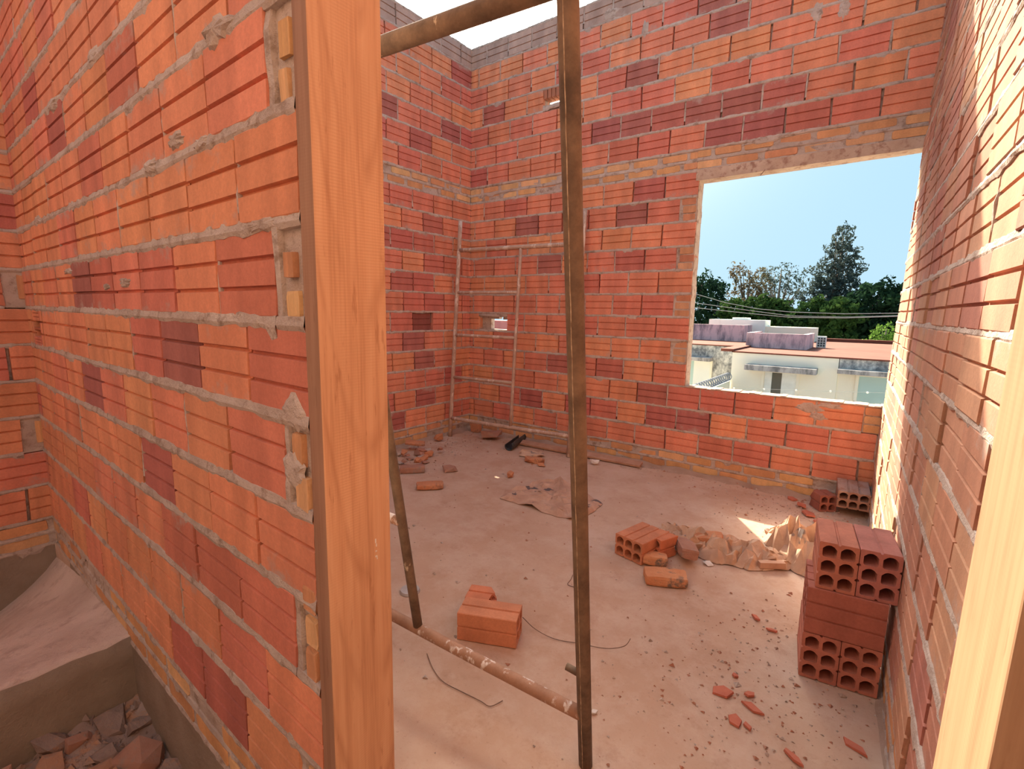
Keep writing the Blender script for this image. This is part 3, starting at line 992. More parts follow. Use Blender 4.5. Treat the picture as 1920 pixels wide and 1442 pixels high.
# ------------------------------------------------------------------ loose hollow bricks
def hollow_mesh(name, nx, nz, w, h, L, broken=None):
    """hollow clay brick lying along +y, nx by nz holes, grooves between the bands; bottom centre of its front end at the origin"""
    bm = bmesh.new()
    t = 0.010
    cw, ch = (w - t) / nx, (h - t) / nz
    g, gd = 0.004, 0.006
    out = []
    def side(p0, p1, k, nrm):
        p0, p1 = Vector(p0), Vector(p1)
        d = (p1 - p0).normalized()
        Ls = (p1 - p0).length
        out.append(p0 + d * 0.003)
        for i in range(1, k):
            c = p0 + d * (Ls * i / k)
            out.extend([c - d * g * 1.4, c - d * g * 0.7 - nrm * gd, c + d * g * 0.7 - nrm * gd, c + d * g * 1.4])
        out.append(p1 - d * 0.003)
    side((-w / 2, 0), (w / 2, 0), nx, Vector((0, -1)))
    side((w / 2, 0), (w / 2, h), nz, Vector((1, 0)))
    side((w / 2, h), (-w / 2, h), nx, Vector((0, 1)))
    side((-w / 2, h), (-w / 2, 0), nz, Vector((-1, 0)))
    loops = [out]
    r = random.Random(name)
    for i in range(nx):
        for k in range(nz):
            x0, x1 = -w / 2 + t + cw * i + 0.001, -w / 2 + cw * (i + 1) - 0.001
            z0, z1 = t + ch * k + 0.001, ch * (k + 1) - 0.001
            c = 0.010
            loops.append([Vector(p) for p in ((x0 + c * .5, z0), (x1 - c * .5, z0), (x1, z0 + c * .5), (x1, z1 - c * 1.4), (x1 - c, z1 - c * .35), (x1 - c * 1.8, z1), (x0 + c * 1.8, z1), (x0 + c, z1 - c * .35), (x0, z1 - c * 1.4), (x0, z0 + c * .5))])
    edges = []
    for lp in loops:
        vs = [bm.verts.new((p.x, 0, p.y)) for p in lp]
        for i in range(len(vs)):
            edges.append(bm.edges.new((vs[i], vs[(i + 1) % len(vs)])))
    bmesh.ops.triangle_fill(bm, use_beauty=True, edges=edges, normal=(0, -1, 0))
    ext = bmesh.ops.extrude_face_region(bm, geom=bm.faces[:])
    for v in [e for e in ext['geom'] if isinstance(e, bmesh.types.BMVert)]:
        v.co.y += L
    if broken:
        for v in bm.verts:
            if v.co.y > L * 0.5:
                v.co.y += broken * noise.noise(Vector((v.co.x * 30, v.co.z * 30, 2))) - broken * 0.5
    return bm_mesh(name, bm)

HB_UP = hollow_mesh('hollow_upright', 2, 3, 0.125, 0.185, 0.25)
HB_LY = hollow_mesh('hollow_lying', 3, 2, 0.185, 0.125, 0.255)
HB_HALF = hollow_mesh('hollow_half', 2, 2, 0.12, 0.12, 0.15, 0.06)
HB_DUST = hollow_mesh('hollow_dusty', 3, 2, 0.19, 0.125, 0.24)
for m_ in (HB_UP, HB_LY, HB_HALF): m_.materials.append(M_brick_clean)
HB_DUST.materials.append(M_brick_dusty)

def loose(name, me, loc, rz, color, label, cat, group=None, rx=0, ry=0):
    o = mesh_obj(name, me, None, None, loc, (rx, ry, rz))
    o.color = (*color, 1)
    return tag(o, label, cat, group, 'thing')

ang = math.atan2(0.035, 0.25)
e_ = Vector((math.cos(ang), math.sin(ang), 0)); d_ = Vector((-math.sin(ang), math.cos(ang), 0))
S0 = Vector((-0.136, 2.095, 0))
ORG, RED, PUR = (0.57, 0.235, 0.135), (0.48, 0.18, 0.13), (0.47, 0.185, 0.155)
at = lambda a, b, z: tuple(S0 + e_ * a + d_ * b + Vector((0, 0, z)))
loose('hollow_brick', HB_UP, at(0.0635, 0, 0.001), ang, RED, 'hollow brick at the bottom of the stack, end on, farther from the right wall', 'brick', 'hollow bricks stacked by the right wall')
loose('hollow_brick', HB_UP, at(0.191, 0.003, 0.001), ang, RED, 'hollow brick at the bottom of the stack, end on, next to the right wall', 'brick', 'hollow bricks stacked by the right wall')
loose('hollow_brick', HB_UP, at(0.002, 0.064, 0.188), ang - math.pi / 2, (0.44, 0.155, 0.115), 'dark red hollow brick laid lengthwise in the middle of the stack, front one', 'brick', 'hollow bricks stacked by the right wall')
loose('hollow_brick', HB_UP, at(0.004, 0.191, 0.188), ang - math.pi / 2, (0.44, 0.155, 0.115), 'hollow brick laid lengthwise in the middle of the stack, mostly hidden behind another', 'brick', 'hollow bricks stacked by the right wall')
loose('hollow_brick', HB_UP, at(0.086, 0.008, 0.375), ang, (0.54, 0.21, 0.145), 'orange hollow brick on top of the stack, end on, farther from the right wall', 'brick', 'hollow bricks stacked by the right wall')
loose('hollow_brick', HB_UP, at(0.2135, 0.010, 0.375), ang, PUR, 'purplish hollow brick on top of the stack, end on, beside the right wall', 'brick', 'hollow bricks stacked by the right wall')

# lying pair on the open floor
a1 = math.atan2(-0.044, 0.19)
c1 = Vector((-1.042, 2.536, 0.001))
loose('hollow_brick', HB_LY, c1, a1, ORG, 'orange hollow brick lying flat with six open holes, beside the broken solid bricks', 'brick')
loose('brick_fragment', HB_HALF, (-0.945, 2.655, 0.001), a1 - 0.15, (0.55, 0.2, 0.11), 'half hollow brick tucked against the flat six-hole brick', 'brick')
HB_CTR = hollow_mesh('hollow_side', 2, 2, 0.125, 0.125, 0.256)
HB_CTR.materials.append(M_brick_clean)
a2 = math.atan2(0.106, 0.233)
loose('hollow_brick', HB_CTR, Vector((-1.325, 1.421, 0.001)) + Vector((-math.sin(a2), math.cos(a2), 0)) * 0.0635, a2 - math.pi / 2, ORG, 'orange hollow brick seen from its fluted side, just behind the low scaffold bar', 'brick')
HB_CTR2 = hollow_mesh('hollow_side_broken', 2, 2, 0.11, 0.115, 0.135, 0.05)
HB_CTR2.materials.append(M_brick_clean)
loose('brick_fragment', HB_CTR2, Vector((-1.335, 1.421, 0.001)) + Vector((-math.sin(a2), math.cos(a2), 0)) * 0.186, a2 - math.pi / 2, (0.57, 0.205, 0.115), 'broken hollow brick piece behind the fluted brick near the scaffold bar', 'brick')
loose('hollow_brick', HB_DUST, (-0.055, 4.085, 0.06), 0.10, (0.36, 0.2, 0.15), 'dusty grey hollow brick in the corner under the window', 'brick', rx=0.10)
loose('brick_fragment', HB_HALF, (-0.20, 4.10, 0.0), 0.6, (0.32, 0.12, 0.09), 'dark broken brick in the corner clutter under the window', 'brick')

# ------------------------------------------------------------------ solid bricks and fragments
def worn_brick(name, L, W, H, seed, stain=False):
    r = random.Random(seed)
    bm = bmesh.new()
    box(bm, -L / 2, L / 2, -W / 2, W / 2, 0, H)
    bmesh.ops.subdivide_edges(bm, edges=bm.edges[:], cuts=3, use_grid_fill=True)
    bevel = 0.007
    for v in bm.verts:
        c = v.co
        k = (abs(c.x) > L / 2 - .001) + (abs(c.y) > W / 2 - .001) + (c.z > H - .001 or c.z < .001)
        if k >= 2:
            q = Vector((c.x, c.y, c.z - H / 2))
            v.co = Vector((c.x * (1 - bevel / L * (k - 1)), c.y * (1 - bevel / W * (k - 1)), H / 2 + q.z * (1 - bevel / H * (k - 1) * .8)))
        v.co += Vector((noise.noise(c * 25 + Vector((seed, 0, 0))), noise.noise(c * 25 + Vector((0, seed, 0))), 0.6 * noise.noise(c * 25 + Vector((0, 0, seed))))) * 0.0055
        v.co.z = max(v.co.z, 0)
    return bm_mesh(name, bm)

M_solid = varied('solid_brick_clay', (0.50, 0.20, 0.10), (0.60, 0.28, 0.15), 9, 0.5, 60, c3=(0.34, 0.17, 0.11), s3=18)
M_solid_st = varied('solid_brick_stained', (0.56, 0.23, 0.11), (0.64, 0.31, 0.16), 9, 0.5, 60, c3=(0.17, 0.14, 0.12), s3=12)
M_solid_dirty = varied('solid_brick_dirty', (0.34, 0.19, 0.13), (0.46, 0.23, 0.13), 9, 0.5, 60, c3=(0.32, 0.23, 0.19), s3=14)
M_solid_dk = varied('solid_brick_dull', (0.36, 0.18, 0.125), (0.43, 0.23, 0.165), 9, 0.5, 60, c3=(0.32, 0.22, 0.18), s3=14)
def thing_mesh(name, me, mat, loc, rot, label, cat, group=None):
    o = mesh_obj(name, me, mat, None, loc, rot)
    return tag(o, label, cat, group, 'thing')
thing_mesh('solid_brick', worn_brick('sb', 0.215, 0.115, 0.055, 1), M_solid_st, (-0.788, 2.432, 0.001), (0, 0, 0.50), 'orange solid brick with dark mortar stain, nearest of the broken group', 'brick')
thing_mesh('solid_brick', worn_brick('sb2', 0.25, 0.10, 0.06, 2), M_solid_dk, (-0.79, 2.76, 0.03), (0.12, 0.16, 2.05), 'long dull solid brick tilted beside the crumpled paper sack', 'brick')
thing_mesh('brick_fragment', worn_brick('sb3', 0.135, 0.10, 0.055, 3), M_solid_st, (-0.905, 2.585, 0.003), (-0.10, 0.05, 0.45), 'broken solid brick half between the hollow brick and the stained brick', 'brick')
thing_mesh('solid_brick', worn_brick('sb4', 0.16, 0.10, 0.055, 4), M_solid, (-0.72, 2.985, 0.03), (0.1, -0.15, 0.2), 'solid brick half buried under the crumpled paper sack', 'brick')
thing_mesh('solid_brick', worn_brick('sb5', 0.21, 0.10, 0.045, 5), M_solid, (-2.735, 2.62, 0.001), (0, 0, 0.82), 'flat orange brick lying alone near the wide jamb', 'brick')
thing_mesh('solid_brick', worn_brick('sb6', 0.21, 0.10, 0.055, 6), M_solid_dk, (-3.14, 2.80, 0.001), (0, 0, 0.85), 'dull brown brick in front of the rubble by the left wall', 'brick')
thing_mesh('brick_fragment', worn_brick('sb7', 0.19, 0.09, 0.03, 7), M_solid, (-3.62, 3.27, 0.06), (0.15, 0.1, 0.7), 'thin orange brick slice propped on the rubble by the left wall', 'brick')
thing_mesh('brick_fragment', chunk_mesh('ch1', (0.21, 0.16, 0.11), 4), M_solid_dk, (-3.33, 4.10, 0), (0, 0, 0.3), 'brown broken brick lump near the far corner', 'brick')
thing_mesh('solid_brick', worn_brick('sb8', 0.11, 0.08, 0.12, 8), M_solid, (-3.66, 4.24, 0), (0.05, 0, 0.1), 'upright pale brick stub standing in the far corner', 'brick')
thing_mesh('brick_fragment', chunk_mesh('ch2', (0.10, 0.09, 0.09), 5), M_solid, (-3.86 + 0.17, 3.66, 0), (0, 0, 0.9), 'rounded brick lump at the foot of the far scaffold', 'brick')
thing_mesh('brick_fragment', chunk_mesh('ch3', (0.085, 0.05, 0.055), 6), M_solid, (-2.41, 3.24, 0), (0, 0, 1.9), 'small wedge of orange brick alone on the floor behind the flat sack', 'brick')
thing_mesh('brick_fragment', chunk_mesh('ch4', (0.19, 0.13, 0.055), 7), M_solid, (-2.49, 3.72, 0), (0, 0, 0.5), 'flat orange brick lump beyond the flattened paper sack', 'brick')
thing_mesh('brick_fragment', chunk_mesh('ch4b', (0.08, 0.06, 0.03), 8), M_solid, (-2.37, 3.65, 0), (0, 0, 0.2), 'small chip lying against the flat orange lump', 'brick')
thing_mesh('stone', chunk_mesh('ch5', (0.10, 0.07, 0.05), 9, blocky=0.2), M_stone, (-2.02, 4.02, 0), (0, 0, 0.2), 'pale grey stone near the plank under the back wall', 'stone')
thing_mesh('stone', chunk_mesh('ch5b', (0.025, 0.02, 0.015), 10, blocky=0.2), M_stone, (-0.68, 1.43, 0.0), (0, 0, 0.2), 'small white pebble beside the dark scaffold leg', 'stone')
thing_mesh('stone', chunk_mesh('ch5c', (0.06, 0.045, 0.02), 12, blocky=0.2), M_stone, (-0.66, 2.76, 0.0), (0, 0, -0.3), 'flat white stone chip in front of the crumpled sack', 'stone')

# rubble by the left wall, piece by piece
rr = random.Random(31)
ORD = ['nearest', 'second nearest', 'third nearest', 'fourth nearest', 'fifth nearest', 'sixth nearest', 'seventh nearest', 'eighth nearest', 'ninth nearest']
def lump_material(k):
    return ((M_solid, 'orange brick'), (M_solid_dk, 'dull brown brick'), (M_chip, 'red clay'), (M_mortar, 'grey mortar'))[k]
seen = {}
heap = []
for i in range(20):
    x = max(-3.38 + rr.gauss(0, 0.15), -3.76); y = 3.10 + rr.gauss(0, 0.15)
    heap.append((x, y, rr.uniform(0.045, 0.12), i % 4))
heap.sort(key=lambda q: q[0])
for i, (x, y, sz_, k) in enumerate(heap):
    m_, word = lump_material(k)
    n_ = seen.get(word, 0); seen[word] = n_ + 1
    thing_mesh('rubble_piece', chunk_mesh('rub', (sz_ * rr.uniform(.9, 1.7), sz_, sz_ * rr.uniform(.35, .8)), 100 + i), m_,
               (x, y, 0.0 if i % 3 else 0.03), (rr.uniform(-.2, .2), rr.uniform(-.2, .2), rr.uniform(0, 6)),
               '%s piece in the heap, %s such piece to the left wall' % (word, ORD[n_]), 'rubble', 'rubble heap by the left wall')
# lower landing rubble
land_bits = [(-2.08, 0.49, 0.14, 1), (-2.36, 0.29, 0.11, 4), (-2.12, 0.36, 0.09, 0), (-2.24, 0.27, 0.085, 0), (-2.32, 0.47, 0.11, 4), (-2.24, 0.545, 0.08, 4), (-1.90, 0.53, 0.11, 4), (-2.18, 0.42, 0.08, 4), (-2.30, 0.36, 0.07, 1),
             (-2.02, 0.40, 0.08, 0), (-1.80, 0.45, 0.10, 1), (-2.12, 0.22, 0.09, 4), (-2.00, 0.30, 0.10, 1), (-1.70, 0.50, 0.09, 0), (-2.27, 0.15, 0.09, 1)]
land_bits.sort(key=lambda q: q[0])
seen = {}
for i, (x, y, sz_, k) in enumerate(land_bits):
    m_, word = (M_dirt, 'dirt covered') if k == 4 else ((M_solid_dk, 'dull brown brick') if k else (M_solid_dirty, 'dusty orange brick'))
    n_ = seen.get(word, 0); seen[word] = n_ + 1
    o_ = thing_mesh('rubble_piece', chunk_mesh('lrub', (sz_ * 1.3, sz_ * 0.9, sz_ * 0.7), 240 + i, 22), m_,
               (x, y, fz_land(x, y) - 0.02), (rr.uniform(-.3, .3), rr.uniform(-.3, .3), rr.uniform(0, 6)),
               '%s lump on the lower landing, %s such lump to the step' % (word, ORD[n_]), 'rubble', 'rubble on the lower landing')
lp, ls = [], []
for i in range(1500):
    x_, y_ = random.uniform(-2.38, -1.4), random.uniform(-0.1, 0.56)
    lp.append((x_, y_, fz_land(x_, y_))); ls.append(min(random.lognormvariate(-4.6, 0.5), 0.03))
# red clay shards on the floor, right of the dark scaffold leg
def shard_mesh(name, seed, L, W, T=0.008):
    r = random.Random(seed)
    n = r.choice((4, 5, 5))
    bm = bmesh.new()
    a0 = r.uniform(0, 6)
    vs = [bm.verts.new((math.cos(a0 + 2 * math.pi * k / n) * L / 2 * r.uniform(.75, 1.1), math.sin(a0 + 2 * math.pi * k / n) * W / 2 * r.uniform(.75, 1.1), 0)) for k in range(n)]
    f = bm.faces.new(vs)
    e = bmesh.ops.extrude_face_region(bm, geom=[f])
    for v in [q for q in e['geom'] if isinstance(q, bmesh.types.BMVert)]:
        v.co.z += T
        v.co.x *= 0.95; v.co.y *= 0.95
    return bm_mesh(name, bm)
SH = [(-0.348, 1.812, 0.085, 0.06, 'flat red clay shard, largest of those before the brick stack', 0.3),
      (-0.243, 1.797, 0.085, 0.035, 'red clay shard with a pale broken edge beside the largest shard', -0.3),
      (-0.262, 1.86, 0.045, 0.03, 'small red chip above the pale-edged shard', 0.8),
      (-0.278, 1.70, 0.06, 0.05, 'triangular red clay shard nearer the door than the largest one', 1.6),
      (-0.236, 1.70, 0.045, 0.02, 'narrow red chip touching the triangular shard', 2.5),
      (0.062, 1.83, 0.11, 0.035, 'long red clay splinter by the foot of the right wall', -0.5),
      (-0.095, 1.66, 0.08, 0.025, 'curved clay splinter midway between the shards and the wall', -0.6),
      (-0.09, 1.58, 0.085, 0.035, 'pale orange clay chip nearest the sunlit jamb', 0.1),
      (0.075, 1.60, 0.05, 0.04, 'dark red triangular chip at the foot of the right wall', 0.6),
      (-0.345, 2.39, 0.07, 0.03, 'tan clay flake before the left side of the stack', -0.9),
      (-0.268, 2.33, 0.05, 0.02, 'red clay chip close to the stack corner', 0.1),
      (-0.17, 1.53, 0.05, 0.02, 'orange chip at the very bottom edge by the doorway', 0.0),
      (-0.33, 1.93, 0.025, 0.02, 'tiny red crumb above the largest shard', 0.0)]
for i, (x, y, L, W, lab, rz) in enumerate(SH):
    thing_mesh('clay_shard', shard_mesh('shard', 50 + i, L, W), M_shard, (x, y, 0.002), (rr.uniform(-.1, .1), rr.uniform(-.1, .1), rz), lab, 'shard', 'red clay shards on the floor')
SH2 = [(-0.30, 3.95, 0.15, 0.10, 'large flat red clay shard in front of the corner clutter under the window'),
       (-0.22, 3.80, 0.14, 0.08, 'flat red clay shard just behind the standing paper sack'),
       (-0.36, 4.07, 0.10, 0.08, 'mid-sized clay shard behind the large one under the window'),
       (-0.44, 4.20, 0.10, 0.07, 'clay shard touching the back wall under the window'),
       (-0.28, 4.18, 0.12, 0.06, 'long clay shard between the back wall and the dusty hollow brick')]
for i, (x, y, L, W, lab) in enumerate(SH2):
    thing_mesh('clay_shard', shard_mesh('shard_corner', 80 + i, L, W, 0.012), M_shard, (x, y, 0.003 + 0.006 * (i % 3)), (rr.uniform(-.15, .15), rr.uniform(-.15, .15), rr.uniform(0, 6)),
               lab, 'shard', 'clay shards under the window corner')

# fine crumbs and dust on the floor
def crumbs(name, pts, sizes, mat):
    bm = bmesh.new()
    for (x, y, z), s in zip(pts, sizes):
        a = random.uniform(0, 6)
        q = [(x + math.cos(a + k * 2.1) * s, y + math.sin(a + k * 2.1) * s * random.uniform(.5, 1), z) for k in range(3)]
        vs = [bm.verts.new(p) for p in q]
        t = bm.verts.new((x + random.uniform(-.3, .3) * s, y + random.uniform(-.3, .3) * s, z + s * random.uniform(.4, .9)))
        for k in range(3):
            bm.faces.new((vs[k], vs[(k + 1) % 3], t))
    return mesh_obj(name, bm_mesh(name, bm), mat)
c_ = crumbs('debris', lp, ls, M_dirt)
tag(c_, 'dirt and mortar crumbs strewn over the lower landing', 'debris', None, 'stuff')
pts, sz = [], []
for i in range(2600):
    m = i % 5
    if m == 0:
        p = (random.uniform(-3.7, 0.1), random.uniform(0.8, 4.3))
    elif m == 1:
        p = (random.uniform(-3.8, 0.05), 4.33 - abs(random.gauss(0, 0.13)))
    elif m == 2:
        p = (random.gauss(-0.25, 0.25), random.gauss(1.95, 0.35))
    elif m == 3:
        p = (random.gauss(-0.35, 0.3), random.gauss(3.95, 0.25))
    else:
        p = (random.gauss(-3.45, 0.2), random.gauss(3.5, 0.4))
    x = min(max(p[0], -3.84), 0.05 + RK * (BACK_Y - p[1]) - 0.01); y = min(max(p[1], 0.75), 4.34)
    pts.append((x, y, 0.0)); sz.append(min(random.lognormvariate(-5.35, 0.5), 0.018))
c_ = crumbs('debris', pts[:1300], sz[:1300], M_chip)
tag(c_, 'clay crumbs scattered over the concrete floor', 'debris', None, 'stuff')
c_ = crumbs('debris', pts[1300:], sz[1300:], M_mortar)
tag(c_, 'grey mortar crumbs scattered over the concrete floor', 'debris', None, 'stuff')
# dusty mortar drift along the wall feet
bm = bmesh.new()
def drift(p0, p1, width, height, nrm, seed):
    p0, p1, nrm = Vector(p0), Vector(p1), Vector(nrm)
    n = int((p1 - p0).length / 0.04)
    prev = None
    for i in range(n + 1):
        c = p0.lerp(p1, i / n)
        w = width * (0.55 + 0.6 * abs(noise.noise(Vector((i * .12, seed, 0)))) + 0.25 * noise.noise(Vector((i * .5, seed, 3))))
        h = height * (0.6 + 0.7 * noise.noise(Vector((i * .2, seed, 5))))
        row = [bm.verts.new(c + nrm * (w * t) + Vector((0, 0, max(h, 0.006) * (1 - t) ** 1.6 - 0.004 * t))) for t in (0, .2, .45, .75, 1)]
        if prev:
            for k in range(4):
                bm.faces.new((prev[k], row[k], row[k + 1], prev[k + 1]))
        prev = row
drift((LEFT_X, 4.34, 0), (0.05, 4.34, 0), 0.16, 0.04, (0, -1, 0), 1)
drift((LEFT_X + .01, 2.2, 0), (LEFT_X + .01, 4.34, 0), 0.14, 0.035, (1, 0, 0), 2)
drift((0.055, 4.3, 0), (0.20, 0.95, 0), 0.07, 0.03, (-1, 0, 0), 3)
dr = mesh_obj('dust', bm_mesh('drift', bm, True), varied('dust_drift', (0.36, 0.24, 0.18), (0.46, 0.33, 0.26), 5, 0.8, 40))
tag(dr, 'mortar dust drifted along the foot of the walls', 'dust', None, 'stuff')

# ------------------------------------------------------------------ paper sacks, board, pipe, wires
def flat_sack(name, poly, mat, label, amp=0.03, res=9, seed=1, step_=0.055):
    """flattened paper: a fan of small flat facets at uneven heights, the rim lifting here and there"""
    r = random.Random(seed)
    poly = [Vector((p[0], p[1], 0)) for p in poly]
    c = sum(poly, Vector()) / len(poly)
    dense = []
    for i in range(len(poly)):
        a, b = poly[i], poly[(i + 1) % len(poly)]
        k = max(1, round((b - a).length / step_))
        for j in range(k):
            dense.append(a.lerp(b, j / k))
    m = len(dense)
    bm = bmesh.new()
    rings = []
    for k in range(1, res + 1):
        t = (k / res) ** 0.8
        row = []
        for q in dense:
            p = c.lerp(q, t) + Vector((r.uniform(-1, 1), r.uniform(-1, 1), 0)) * 0.012
            z = 0.006 + amp * max(0, noise.noise(Vector((p.x * 9, p.y * 9, seed))) + 0.25) * r.uniform(0.5, 1.2)
            if k == res:
                z = 0.004 + (r.uniform(0.01, 0.03) if noise.noise(Vector((p.x * 5, p.y * 5, seed + 4))) > 0.12 else 0.0)
            row.append(bm.verts.new((p.x, p.y, z)))
        rings.append(row)
    cv = bm.verts.new((c.x, c.y, 0.015))
    for i in range(m):
        bm.faces.new((cv, rings[0][i], rings[0][(i + 1) % m]))
        for k in range(res - 1):
            q = (rings[k][i], rings[k + 1][i], rings[k + 1][(i + 1) % m], rings[k][(i + 1) % m])
            if r.random() < .5:
                bm.faces.new((q[0], q[1], q[2])); bm.faces.new((q[0], q[2], q[3]))
            else:
                bm.faces.new((q[0], q[1], q[3])); bm.faces.new((q[1], q[2], q[3]))
    o = mesh_obj(name, bm_mesh(name, bm), mat)
    sd = o.modifiers.new('thickness', 'SOLIDIFY'); sd.thickness = 0.004; sd.offset = -1
    return tag(o, label, 'sack', None, 'thing')

fs = flat_sack('paper_sack', [(-2.17, 2.80), (-1.95, 2.80), (-1.72, 2.78), (-1.55, 2.80), (-1.50, 2.98), (-1.515, 3.20), (-1.68, 3.26), (-1.86, 3.36), (-2.02, 3.42), (-2.18, 3.24), (-2.12, 3.10), (-2.25, 2.95)], M_paper,
          'flattened brown paper sack with dark torn print, alone on the open floor', 0.05)
fs2 = flat_sack('paper_scrap', [(-2.72, 3.78), (-2.55, 3.80), (-2.50, 3.90), (-2.62, 3.98), (-2.78, 3.92)], M_paper2, 'small torn paper scrap beside the plank below the back wall', 0.04, 4, 4)
fs2['category'] = 'scrap'

def crumpled(name, path, widths, heights, mat, label, seed, nv=9, nu=26):
    """crumpled paper laid along a path: a loose lattice of flat facets with sharp folds, then finer creases"""
    r = random.Random(seed)
    path = [Vector(p) for p in path]
    bm = bmesh.new()
    rows = []
    L = len(path) - 1
    for i in range(nu + 1):
        s = i / nu * L
        k = min(int(s), L - 1); f = s - k
        c = path[k].lerp(path[k + 1], f)
        w = widths[k] * (1 - f) + widths[k + 1] * f
        h = heights[k] * (1 - f) + heights[k + 1] * f
        d = (path[k + 1] - path[k]).normalized()
        nrm = Vector((-d.y, d.x, 0))
        row = []
        for j in range(nv + 1):
            v = j / nv * 2 - 1
            p = c + nrm * (w * v) + d * r.uniform(-.018, .018) + nrm * r.uniform(-.018, .018)
            env = max(0.0, 1 - v * v) ** 0.5
            z = 0.004 + h * env * r.choice((0.25, 0.5, 0.75, 1.0, 1.15)) * r.uniform(.8, 1.1)
            row.append(bm.verts.new((p.x, p.y, z)))
        rows.append(row)
    for i in range(nu):
        for j in range(nv):
            q = (rows[i][j], rows[i][j + 1], rows[i + 1][j + 1], rows[i + 1][j])
            if r.random() < 0.5:
                bm.faces.new((q[0], q[1], q[2])); bm.faces.new((q[0], q[2], q[3]))
            else:
                bm.faces.new((q[0], q[1], q[3])); bm.faces.new((q[1], q[2], q[3]))
    bmesh.ops.subdivide_edges(bm, edges=bm.edges[:], cuts=1, smooth=0.25, use_grid_fill=True)
    for v in bm.verts:
        v.co += Vector((r.uniform(-1, 1), r.uniform(-1, 1), r.uniform(-1, 1))) * 0.004
        v.co.z = max(v.co.z, 0.003)
    o = mesh_obj(name, bm_mesh(name, bm), mat)
    sd = o.modifiers.new('thickness', 'SOLIDIFY'); sd.thickness = 0.002
    return tag(o, label, 'sack', None, 'thing')

crumpled('paper_sack', [(-1.02, 3.04, 0), (-0.86, 2.98, 0), (-0.66, 2.95, 0), (-0.48, 3.00, 0), (-0.27, 3.08, 0)], [0.07, 0.12, 0.15, 0.16, 0.05], [0.05, 0.085, 0.10, 0.09, 0.03], M_paper2,
         'long crumpled brown paper sack stretched from the loose bricks towards the stack', 3)
crumpled('paper_sack', [(-0.44, 3.40, 0), (-0.34, 3.30, 0), (-0.22, 3.16, 0), (-0.10, 3.05, 0), (0.03, 3.0, 0)], [0.05, 0.12, 0.15, 0.16, 0.05], [0.06, 0.17, 0.20, 0.17, 0.04], M_paper2,
         'crumpled paper sack standing up behind the hollow brick stack', 8, 8, 18)
thing_mesh('wood_offcut', plank_mesh('offcut', 0.035, 0.14, 0.0, 0.035), M_board, (-0.37, 2.93, 0.012), (0, 0, -0.95), 'short brown wooden offcut at the front of the crumpled sack', 'wood')
bmx = plank_mesh('board', 1.36, 0.085, 0.0, 0.022)
thing_mesh('wooden_plank', bmx, M_board, (-2.33, 4.17, 0.015), (0.2, 0.0, 0.06), 'long narrow wooden plank lying along the foot of the back wall', 'plank')
# split black pipe
bm = bmesh.new()
rows = []
for i in range(9):
    s = i / 8
    rows.append([bm.verts.new((0.045 * math.cos(t), -0.21 + 0.42 * s, 0.045 + 0.045 * math.sin(t))) for t in (math.radians(-200 + 250 * k / 14) for k in range(15))])
for i in range(8):
    for k in range(14):
        bm.faces.new((rows[i][k], rows[i][k + 1], rows[i + 1][k + 1], rows[i + 1][k]))
bp = mesh_obj('black_pipe', bm_mesh('bp', bm, True), M_black, None, (-2.96, 4.06, 0.0), (0, 0, 0.30))
sd = bp.modifiers.new('thickness', 'SOLIDIFY'); sd.thickness = 0.006
tag(bp, 'short black split pipe lying near the plank in the far corner', 'pipe', None, 'thing')
# sandal-like grey disc by the inner rail: a flat metal lid
bm = bmesh.new()
bmesh.ops.create_cone(bm, cap_ends=True, segments=24, radius1=0.05, radius2=0.046, depth=0.012)
thing_mesh('metal_lid', bm_mesh('lid', bm), varied('grey_metal', (0.35, 0.33, 0.33), (0.45, 0.42, 0.42), 8, 0.1, 30, 0.5), (-1.76, 1.545, 0.008), (0, 0, 0), 'small grey round lid on the floor behind the scaffold rail', 'lid')

def wire(pts, label, r=0.0016):
    P = [Vector(p) for p in pts]
    fine = []
    for i in range(len(P) - 1):
        a = P[max(i - 1, 0)]; b = P[i]; c = P[i + 1]; d = P[min(i + 2, len(P) - 1)]
        for k in range(5):
            t = k / 5
            fine.append(0.5 * ((2 * b) + (c - a) * t + (2 * a - 5 * b + 4 * c - d) * t * t + (3 * b - a - 3 * c + d) * t ** 3))
    fine.append(P[-1])
    o = mesh_obj('tie_wire', tube_mesh('wire', fine, r, 6), M_wire)
    return tag(o, label, 'wire', None, 'thing')
wire([(-1.147, 1.65, 0.06), (-1.09, 1.665, 0.02), (-1.00, 1.68, 0.004), (-0.90, 1.72, 0.004), (-0.80, 1.76, 0.004), (-0.735, 1.80, 0.02), (-0.72, 1.83, 0.045)], 'thin rusty wire trailing from the fluted brick towards the scaffold leg')
wire([(-1.36, 1.28, 0.003), (-1.28, 1.235, 0.003), (-1.20, 1.21, 0.003), (-1.12, 1.215, 0.003), (-1.03, 1.225, 0.003), (-0.985, 1.228, 0.003), (-0.965, 1.275, 0.004)], 'hooked rusty wire on the floor nearest the doorway')
wire([(-1.20, 2.185, 0.004), (-1.185, 2.14, 0.004), (-1.17, 2.085, 0.004), (-1.10, 2.10, 0.004)], 'short bent wire on the open floor left of the dark scaffold leg')
wire([(-3.90, 4.22, 4.13), (-3.80, 4.30, 4.22), (-3.76, 4.33, 4.25), (-3.66, 4.36, 4.33), (-3.58, 4.38, 4.38), (-3.52, 4.38, 4.42)], 'twisted tie wire sticking up from the top of the left wall', 0.003)
wire([(-3.52, 4.38, 4.13), (-3.57, 4.38, 4.23), (-3.62, 4.37, 4.28), (-3.70, 4.36, 4.34), (-3.74, 4.36, 4.42)], 'kinked tie wire sticking up from the top of the back wall', 0.003)

